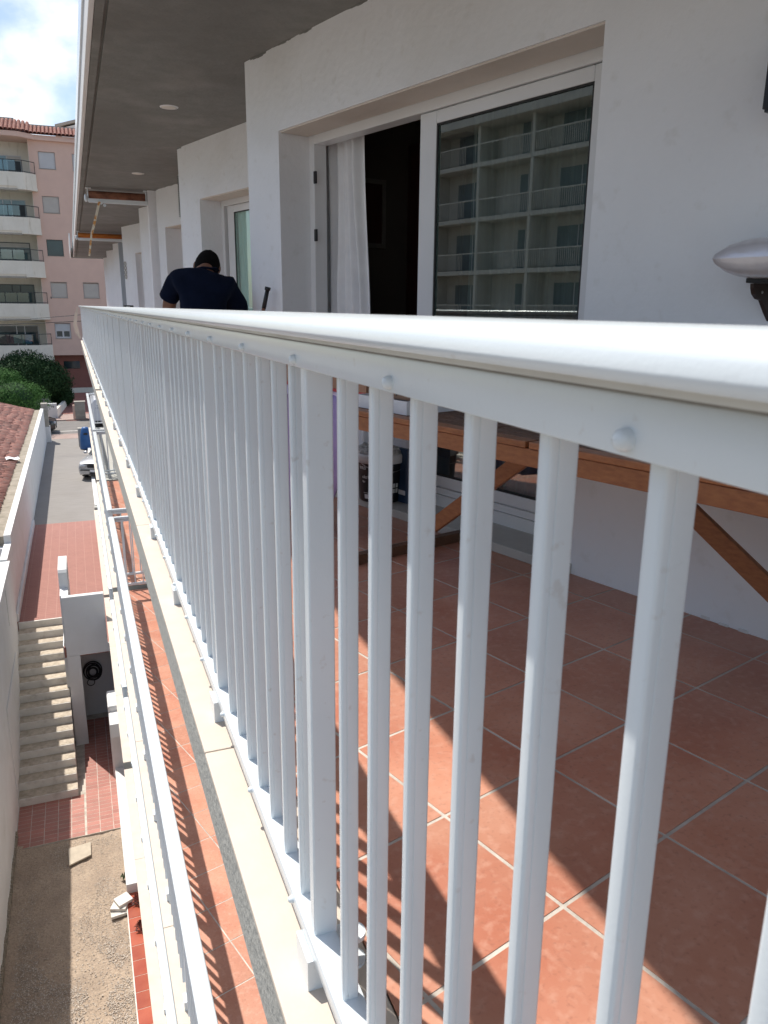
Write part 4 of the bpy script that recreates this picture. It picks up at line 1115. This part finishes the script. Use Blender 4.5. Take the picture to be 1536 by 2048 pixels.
def wheel(parent, x, y, r=.31, wdt=.2):
    g = MB(); g.tube((x-wdt/2, y, r), (x+wdt/2, y, r), r, seg=20); w_ = g.build('wheel', m_tyre, parent, bevel=.02)
    g = MB(); g.tube((x-wdt/2-.012, y, r), (x+wdt/2+.012, y, r), r*.62, seg=14); g.build('rim', m_steel, w_)
    return w_
def car(name, label, loc, rz, paint, w=1.66, Lc=3.9, hgt=1.42):
    c = thing(name, label, 'car', loc, rz)
    # local: x across, y forward = -y direction is the nose (nose at y=0)
    k_ = 1
    prof = [(0.0, .28, .76, .84), (.06, .22, .80, .92), (.25, .20, .87, .98), (.75, .20, .95, 1.0), (1.0, .20, .99, 1.0), (1.1, .2, 1.0, 1.0), (2.9, .2, 1.02, 1.0), (3.6, .22, 1.0, .98), (3.85, .26, .92, .92), (3.9, .34, .80, .86)]
    vs = []; fs = []; seg = 9
    for (y, zb, zt, ws_) in prof:
        hw = w/2*ws_
        for (fx, fz) in ((-.96, 0), (-1.0, .25), (-1.0, .62), (-.93, .88), (-.62, .98), (0, 1.02), (.62, .98), (.93, .88), (1.0, .62), (1.0, .25), (.96, 0)):
            bul = .05*math.cos(fx*1.4) if y < .05 else 0
            vs.append((fx*hw, y*Lc/3.9-bul, zb+(zt-zb)*fz))
    n = 11
    for j in range(len(prof)-1):
        for i in range(n-1): fs.append((j*n+i, j*n+i+1, (j+1)*n+i+1, (j+1)*n+i))
        fs.append((j*n+n-1, j*n, (j+1)*n, (j+1)*n+n-1))
    fs.append(tuple(range(n))[::-1]); fs.append(tuple((len(prof)-1)*n+i for i in range(n)))
    b = MB().add(vs, fs).build('body', paint, c, True); shade_auto(b, 40)
    # cabin
    g = MB(); A = [(-.70, .95, .985), (.70, .95, .985), (.74, 3.3, .99), (-.74, 3.3, .99), (-.56, 1.62, hgt-.03), (.56, 1.62, hgt-.03), (.58, 2.9, hgt-.03), (-.58, 2.9, hgt-.03)]
    g.add(A, [(0, 1, 5, 4), (1, 2, 6, 5), (2, 3, 7, 6), (3, 0, 4, 7), (4, 5, 6, 7)]); g.build('windows', m_wing, c)
    MB().prism(rrect(-.58, .58, 1.60, 2.92, .08), hgt-.035, hgt, 2).build('roof', paint, c)
    for a, bq in ((0, 4), (1, 5), (2, 6), (3, 7)): MB().beam(A[a], Vector(A[bq])+Vector((0, 0, .01)), .05, .04).build('pillar', m_dark, c)
    for sx in (-1, 1):
        g = MB(); g.sphere((sx*.60, .03, .64), (.17, .09, .085), 14, 8); g.build('headlight', m_lamp, c, True)
        for y in (.72, 3.15): wheel(c, sx*(w/2-.09), y)
        g = MB(); g.sphere((sx*(w/2+.05), 1.15, 1.02), (.09, .05, .06), 10, 6); g.build('mirror', paint, c, True)
    MB().prism(rrect(-.38, .38, .57, .72, .04), -.075, -.045, 1).build('grille', m_dark, c)
    g = MB(); g.tube((0, -.085, .655), (0, -.07, .655), .05, seg=14); g.build('badge', m_steel, c)
    MB().box(-.70, .70, -.072, -.03, .44, .475).build('bumper_slot', m_dark, c); MB().box(-.30, .30, -.07, -.03, .27, .37).build('air_intake', m_dark, c)
    MB().box(-.26, .26, -.088, -.074, .385, .485).build('number_plate', m_white, c)
    return c
car('parked_car', 'silver hatchback parked on the drive with its grille towards us', (.46, 35.2, ZT), R(-24), m_silver, 1.78, 4.1, 1.48)
car('parked_car', 'black car on the street, only its nose showing past the gate pier', (-1.45, 50.6, ZT-.04), R(90), m_blackcar)
vn = thing('delivery_van', 'white van with faded lettering parked behind the lower railing', 'van', (.60, 51.4, ZT-.04))
g = MB(); g.prism([(0, .28), (0, 1.0), (.10, 1.55), (.30, 1.78), (1.7, 1.80), (1.85, 1.6), (1.9, 1.0), (1.9, .28)], 0, 4.2, 1); g.v = [(v[0], v[1], v[2]) for v in g.v]; shade_auto(g.build('body', m_van, vn, bevel=.06, segs=3), 40)
for x in (.10, 1.80):
    for y in (.8, 3.3): wheel(vn, x, y)
MB().box(.25, 1.65, -.02, -.001, .35, .45).build('bumper', m_dark, vn); MB().box(.62, .92, -.022, -.004, .62, .70).build('vent', m_dark, vn); MB().box(1.0, 1.08, -.022, -.004, .62, .70).build('vent', m_dark, vn)
for z, xs in ((1.36, ((.36, .62), (.70, .98), (1.06, 1.4))), (1.22, ((.32, .66), (.74, 1.0), (1.08, 1.5)))):
    for a, b_ in xs:
        x = a
        while x < b_: MB().box(x, x+.032, -.012, -.001, z, z+.055).build('letter_mark', m_text, vn); x += .046

# overhead wires
wr = thing('overhead_cable', 'thin black cable pair crossing in front of the pink block', 'cable')
for za, zb_, sag in ((.27, .62, .10), (.17, .27, .04), (.12, .26, .03)):
    g = MB(); n = 14; A = Vector((-9, 45, za-.25)); Bv = Vector((1.2, 45, zb_+.05))
    pts = [A.lerp(Bv, i/n)-Vector((0, 0, sag*math.sin(PI*i/n))) for i in range(n+1)]
    for p, q in zip(pts, pts[1:]): g.tube(p, q, .012, seg=6)
    g.build('strand', m_black, wr)

# ------------------------------------------------------------ pink block
pb = thing('pink_apartment_block', 'five storey pink apartment block with cream balconies and clay tile eaves', 'building', (0, 70.5, 0))
ST = 3.24
def pbx(g, *a): return g.box(*a)
wins = [(-1.34, -.12, 12.63-ST*k) for k in range(5)]
wl = MB(); X0, X1 = -2.0, 7.0
# facade strip with real openings (built around each window)
def holes(g, x0, x1, z0, z1, y0, y1, hs):
    zs = z0
    for (a, b, c, d) in sorted(hs, key=lambda h: h[2]):
        g.box(x0, x1, y0, y1, zs, c); g.box(x0, a, y0, y1, c, d); g.box(b, x1, y0, y1, c, d); zs = d
    g.box(x0, x1, y0, y1, zs, z1)
hs_ = [(a, b, z-1.24, z) for a, b, z in wins]
holes(wl, X0, .9, -2.93, 13.55, 0, .3, hs_)
hs2 = [(1.12, 2.34, 12.63-ST*k-1.24, 12.63-ST*k) for k in range(5)]
holes(wl, .9, X1, -2.93, 13.55, 0, .3, hs2)
wl.box(X0, X1, .3, 12, -2.93, 13.55)
wl.build('wall', m_pink, pb)
for k, (a, b, z) in enumerate(wins+[(h[0], h[1], h[3]) for h in hs2]):
    kk = k % 5
    wn = MB(); wn.box(a, b, .14, .2, z-1.24, z-1.20); wn.box(a, b, .14, .2, z-.04, z); wn.box(a, a+.04, .14, .2, z-1.2, z-.04); wn.box(b-.04, b, .14, .2, z-1.2, z-.04)
    wo = wn.build('window', m_shut if kk != 2 else m_black, pb)
    if kk == 2:
        MB().box(a+.04, b-.04, .17, .19, z-1.2, z-.04).build('pane', m_wing, wo); MB().box((a+b)/2, b-.1, .20, .21, z-1.15, z-.06).build('net_curtain', m_teal_curtain, wo)
    else:
        zb_ = z-1.2 if kk != 4 else z-.66
        for q in range(int((z-.04-zb_)/.058)):
            MB().box(a+.041, b-.041, .08, .1, zb_+q*.058, zb_+q*.058+.054).build('shutter_slat', m_shut if kk in (0, 4) else m_shutb, wo)
        if kk == 4:
            g = MB(); g.box(a+.04, b-.04, .10, .16, z-1.2, z-1.10); g.box(a+.04, a+.12, .10, .16, z-1.1, z-.66); g.box(b-.12, b-.04, .10, .16, z-1.1, z-.66); g.box((a+b)/2-.06, (a+b)/2+.06, .10, .16, z-1.1, z-.66); g.build('frame', m_shut, wo)
            MB().box(a+.12, b-.12, .165, .17, z-1.1, z-.66).build('pane', m_wing, wo)
    MB().box(a-.03, b+.03, -.03, .13, z-1.275, z-1.242).build('sill', m_stone, pb)
# ground floor, set back
g = MB(); holes(g, -2.0, 7, ZT, -2.93, 1.3, 1.6, [(-.93, .35, -4.15, -3.5)]); g.build('wall', m_pinkdark, pb)
MB().box(-.93, .35, 1.5, 1.55, -4.15, -3.5).build('window', m_wing, pb)
MB().box(-1.75, 6, 1.15, 1.29, ZT, -5.75).build('base_course', m_cream, pb)
MB().box(-1.80, -1.62, -.1, 1.3, ZT, -2.935).build('corner_post', m_cream, pb)
# balconies to the left
BXL, BXR = -9.0, -1.62
wl = MB(); wl.box(-9, -2.0, 1.5, 12, ZT, 13.4); wl.build('recessed_wall', m_cream, pb)
MB().box(-2.02, -2.001, -.0, 1.5, -2.93, 13.4).build('recess_side', m_cream, pb)
for k in range(5):
    z0 = 9.72-ST*k
    fl = MB(); fl.prism([(-9, -.9), (-2.55, -.9), (-1.70, -.15), (-1.70, .02), (-2.03, 1.49), (-9, 1.49)], z0+.02, z0+.22, 2)
    bo = fl.build('balcony', m_cream, pb)
    par = MB(); par.prism([(-9, -.98), (-2.52, -.98), (-1.62, -.20), (-1.62, -.002), (-1.74, -.002), (-1.74, -.14), (-2.56, -.86), (-9, -.86)], z0+.16, z0+1.18, 2); par.build('parapet', m_cream, bo)
    ld = MB(); ld.prism([(-9, -.90), (-2.95, -.90), (-2.95, -.6), (-9, -.6)], z0-.12, z0+.018, 2); ld.build('lower_lip', m_stone, bo)
    e = MB(); e.prism([(-3.0, -1.0), (-2.5, -1.0), (-1.60, -.22), (-1.60, -.003), (-3.0, -.003)], z0-.05, z0+.158, 2); e.build('corner_block', m_cream, bo)
    rl = MB()
    zr = z0+1.18
    path = [(-9, -.92), (-2.54, -.92), (-1.68, -.17)]
    for a, b_ in zip(path, path[1:]):
        rl.beam((*a, zr+.86), (*b_, zr+.86), .05, .05); rl.beam((*a, zr+.08), (*b_, zr+.08), .04, .04)
    for x in [-9+.86*i for i in range(8)]+[-2.54]: rl.tube((x, -.92, zr), (x, -.92, zr+.86), .022, seg=6)
    rl.tube((-1.68, -.17, zr), (-1.68, -.17, zr+.86), .022, seg=6); rl.build('railing', m_black, bo)
    for a, b_ in ([(-9+.86*i+.03, -9+.86*(i+1)-.03) for i in range(7)]):
        MB().box(a, b_, -.925, -.915, zr+.11, zr+.83).build('glass_panel', glass_mat('balcony_glass_%d' % k, (.55, .7, .74), .12) if a == -9+.03 else bpy.data.materials['balcony_glass_%d' % k], bo)
    # patio door
    dx0, dx1, dz = -6.0+.0*k, -2.62, zr-.85
    d_ = MB(); d_.box(dx0, dx1, 1.44, 1.497, dz+2.30, dz+2.36); d_.box(dx0, dx0+.06, 1.44, 1.497, dz, dz+2.3); d_.box(dx1-.06, dx1, 1.44, 1.497, dz, dz+2.3); d_.box((dx0+dx1)/2, (dx0+dx1)/2+.07, 1.44, 1.497, dz, dz+2.3); d_.box(-3.7, -3.63, 1.44, 1.497, dz, dz+2.3)
    dd_ = d_.build('patio_door', m_shut if k in (0, 1, 4) else m_black, bo)
    MB().box(dx0+.061, dx1-.061, 1.46, 1.48, dz, dz+2.299).build('pane', m_tealg if k < 2 else m_wing, dd_)
    if k in (0, 2): MB().box(-3.62 if k == 0 else dx0, dx1-.061, 1.42, 1.438, dz+1.98, dz+2.30).build('roller_blind', m_shutb, dd_)
    if k in (0, 1): MB().box(-3.60, dx1-.08, 1.40, 1.41, dz, dz+1.95).build('opening_shade_sheet', m_dark, dd_)  # black sheet in front of the pane, painted shade of an open leaf
# roof: eave slab and barrel tiles
g = MB(); g.prism([(-9, -1.15), (-2.6, -1.15), (-1.5, -.28), (7, -.28), (7, 3), (-9, 3)], 13.40, 13.75, 2); g.build('eave', m_pink, pb)
g = MB(); g.add([(-9, -1.2, 13.76), (-1.9, -.42, 13.76), (7, -.42, 13.76), (7, 2.4, 14.75), (-2.8, 2.4, 14.75), (-9, 2.4, 15.0)], [(0, 1, 2, 3, 4, 5)]); g.build('roof_slope', m_roofp, pb)
rb = barrel(4, .155, .135, .5)
rr_ = MB()
for k in range(30):
    x = -1.7+k*.29
    for i in range(6):
        mt = Matrix.Translation((x, -.44+i*.42, 13.79+i*.42*.36)) @ Matrix.Rotation(R(-90), 4, 'Z') @ Matrix.Rotation(math.atan(.36), 4, 'Y'); rr_.add([mt @ Vector(v) for v in rb.v], rb.f)
for k in range(26):
    x = -9.2+k*.29; yf = -1.22 if x < -2.5 else -1.22+(x+2.5)*.85
    for i in range(7):
        mt = Matrix.Translation((x, yf+i*.42, 13.80+i*.42*.40)) @ Matrix.Rotation(R(-90), 4, 'Z') @ Matrix.Rotation(math.atan(.40), 4, 'Y'); rr_.add([mt @ Vector(v) for v in rb.v], rb.f)
tag(rr_.build('roof_tile', m_roofp, pb, True), kind='stuff')
MB().box(-9, -2.9, 2.0, 2.2, 14.9, 15.25).build('roof_parapet', m_stone, pb); MB().box(-2.9, 7, 2.1, 2.3, 14.6, 14.92).build('roof_parapet', m_stone, pb)
MB().box(-1.42, -1.36, -.03, -.001, 2.95-1.36, 2.95-1.2).build('wall_lamp', m_black, pb)
# furniture on the balconies of the pink block
def pl_chair(loc, rz, label, m=None):
    m = m or m_white
    t = thing('garden_chair', label, 'chair', loc, rz)
    MB().box(-.25, .25, -.25, .25, .40, .44).build('seat', m, t); MB().box(-.25, .25, .22, .26, .44, .90).build('backrest', m, t)
    for x in (-.22, .22):
        for y in (-.22, .22): MB().box(x-.02, x+.02, y-.02, y+.02, 0, .40).build('leg', m, t)
        MB().box(x-.03, x+.03, -.25, .22, .60, .64).build('armrest', m, t)
zk = 70.5
pl_chair((-4.9, zk-.1, 9.72+.22), R(60), 'white garden chair at the left of the top pink block balcony')
pl_chair((-3.0, zk-.1, 9.72+.22), R(-70), 'white garden chair at the right of the top pink block balcony')
tt = thing('garden_table', 'white garden table on the top balcony of the pink block', 'table', (-3.95, zk-.2, 9.94))
MB().box(-.6, .6, -.35, .35, .68, .72).build('table_top', m_white, tt)
for x in (-.5, .5):
    for y in (-.28, .28): MB().box(x-.03, x+.03, y-.03, y+.03, 0, .68).build('leg', m_white, tt)
MB().box(.2, .5, -.1, .1, .721, .86).build('centrepiece', m_dark, tt)
pl_chair((-3.4, zk-.2, 9.94-2*ST), R(40), 'white garden chair on the third balcony down of the pink block')
pl_chair((-5.1, zk-.2, 9.94-2*ST), R(-20), 'white garden chair at the left end of the third balcony down')
for k, (x, wd_, cm, lab) in enumerate([(-4.7, .55, 'wine_cloth', 'wine red laundry hanging on the lowest pink block balcony'), (-4.05, .75, 'patterned_cloth', 'pale green laundry hanging on the lowest pink block balcony'), (-3.35, .5, 'sky_cloth', 'light blue laundry hanging on the lowest pink block balcony')]):
    cc_ = {'wine_cloth': (.20, .05, .09), 'patterned_cloth': (.42, .48, .38), 'sky_cloth': (.30, .42, .60)}[cm]
    t = tag(MB().box(x-wd_/2, x+wd_/2, zk-.80, zk-.78, 9.72-4*ST+1.35-.02*k, 9.72-4*ST+2.02).build('laundry', mat(cm, cc_, .9, tuple(c_*.7 for c_ in cc_), 5)), lab, 'laundry')
# white gable behind
wg = thing('white_gable_house', 'white gabled house top showing behind the pink block', 'building', (0, 92, 0))
MB().prism([(.7, ZT), (.7, 18.5), (6, 20.2), (12, 18.2), (12, ZT)], 0, 8, 1).build('wall', m_wallo, wg)
MB().add([(.1, -.3, 18.75), (6, -.3, 20.6), (6, 8.3, 20.6), (.1, 8.3, 18.75), (.1, -.3, 18.5), (6, -.3, 20.35), (6, 8.3, 20.35), (.1, 8.3, 18.5)], [(0, 1, 2, 3), (7, 6, 5, 4), (0, 4, 5, 1), (3, 2, 6, 7), (0, 3, 7, 4)]).build('roof', m_stone, wg)
MB().box(2, 3, -.02, -.001, 15, 16).build('window', m_wing, wg)

# ------------------------------------------------------------ block across the street (seen mirrored in the door glass)
ob = thing('cream_apartment_block', 'cream block with white balcony railings, seen only mirrored in the door glass', 'building')
NF = -29.5
def obox(g, n0, n1, s0, s1, z0, z1): return g.box(n0, n1, s0, s1, z0, z1, True)
MB().box(NF-12, NF-1.5, 10, 66, ZT, 11.6, True).build('wall', m_opp, ob)
MB().box(NF-12.5, NF+.5, 9.5, 66.5, 11.61, 12.1, True).build('roof_eave', m_opp, ob)
for k in range(6):
    z0 = -5.9+3.1*k
    MB().box(NF-1.5, NF, 10, 66, z0-.25, z0, True).build('balcony_floor', m_opp, ob)
    g = MB()
    for q in range(int(56/.14)):
        s = 10+q*.14
        if (q//22) % 3 == 2: continue
        g.box(NF-.06, NF-.03, s, s+.035, z0+.08, z0+.98, True)
    g.box(NF-.08, NF-.01, 10, 66, z0+.98, z0+1.05, True)
    tag(g.build('balcony_baluster', m_opp, ob), kind='stuff')
    for q in range(13):
        s = 11+q*4.25
        MB().box(NF-1.5, NF-.02, s-.1, s+.1, z0+.001, z0+2.84, True).build('divider_wall', m_opp, ob)
        a_, b_ = (.25, 3.3) if q % 2 == 0 else (.85, 2.1)
        wn = MB().box(NF-1.5, NF-1.46, s+a_, s+b_, z0+.01, z0+2.3, True).build('patio_door', m_oppdoor, ob)
        MB().box(NF-1.46, NF-1.43, s+(a_+b_)/2-.03, s+(a_+b_)/2+.03, z0+.01, z0+2.3, True).build('mullion', m_shut, wn)
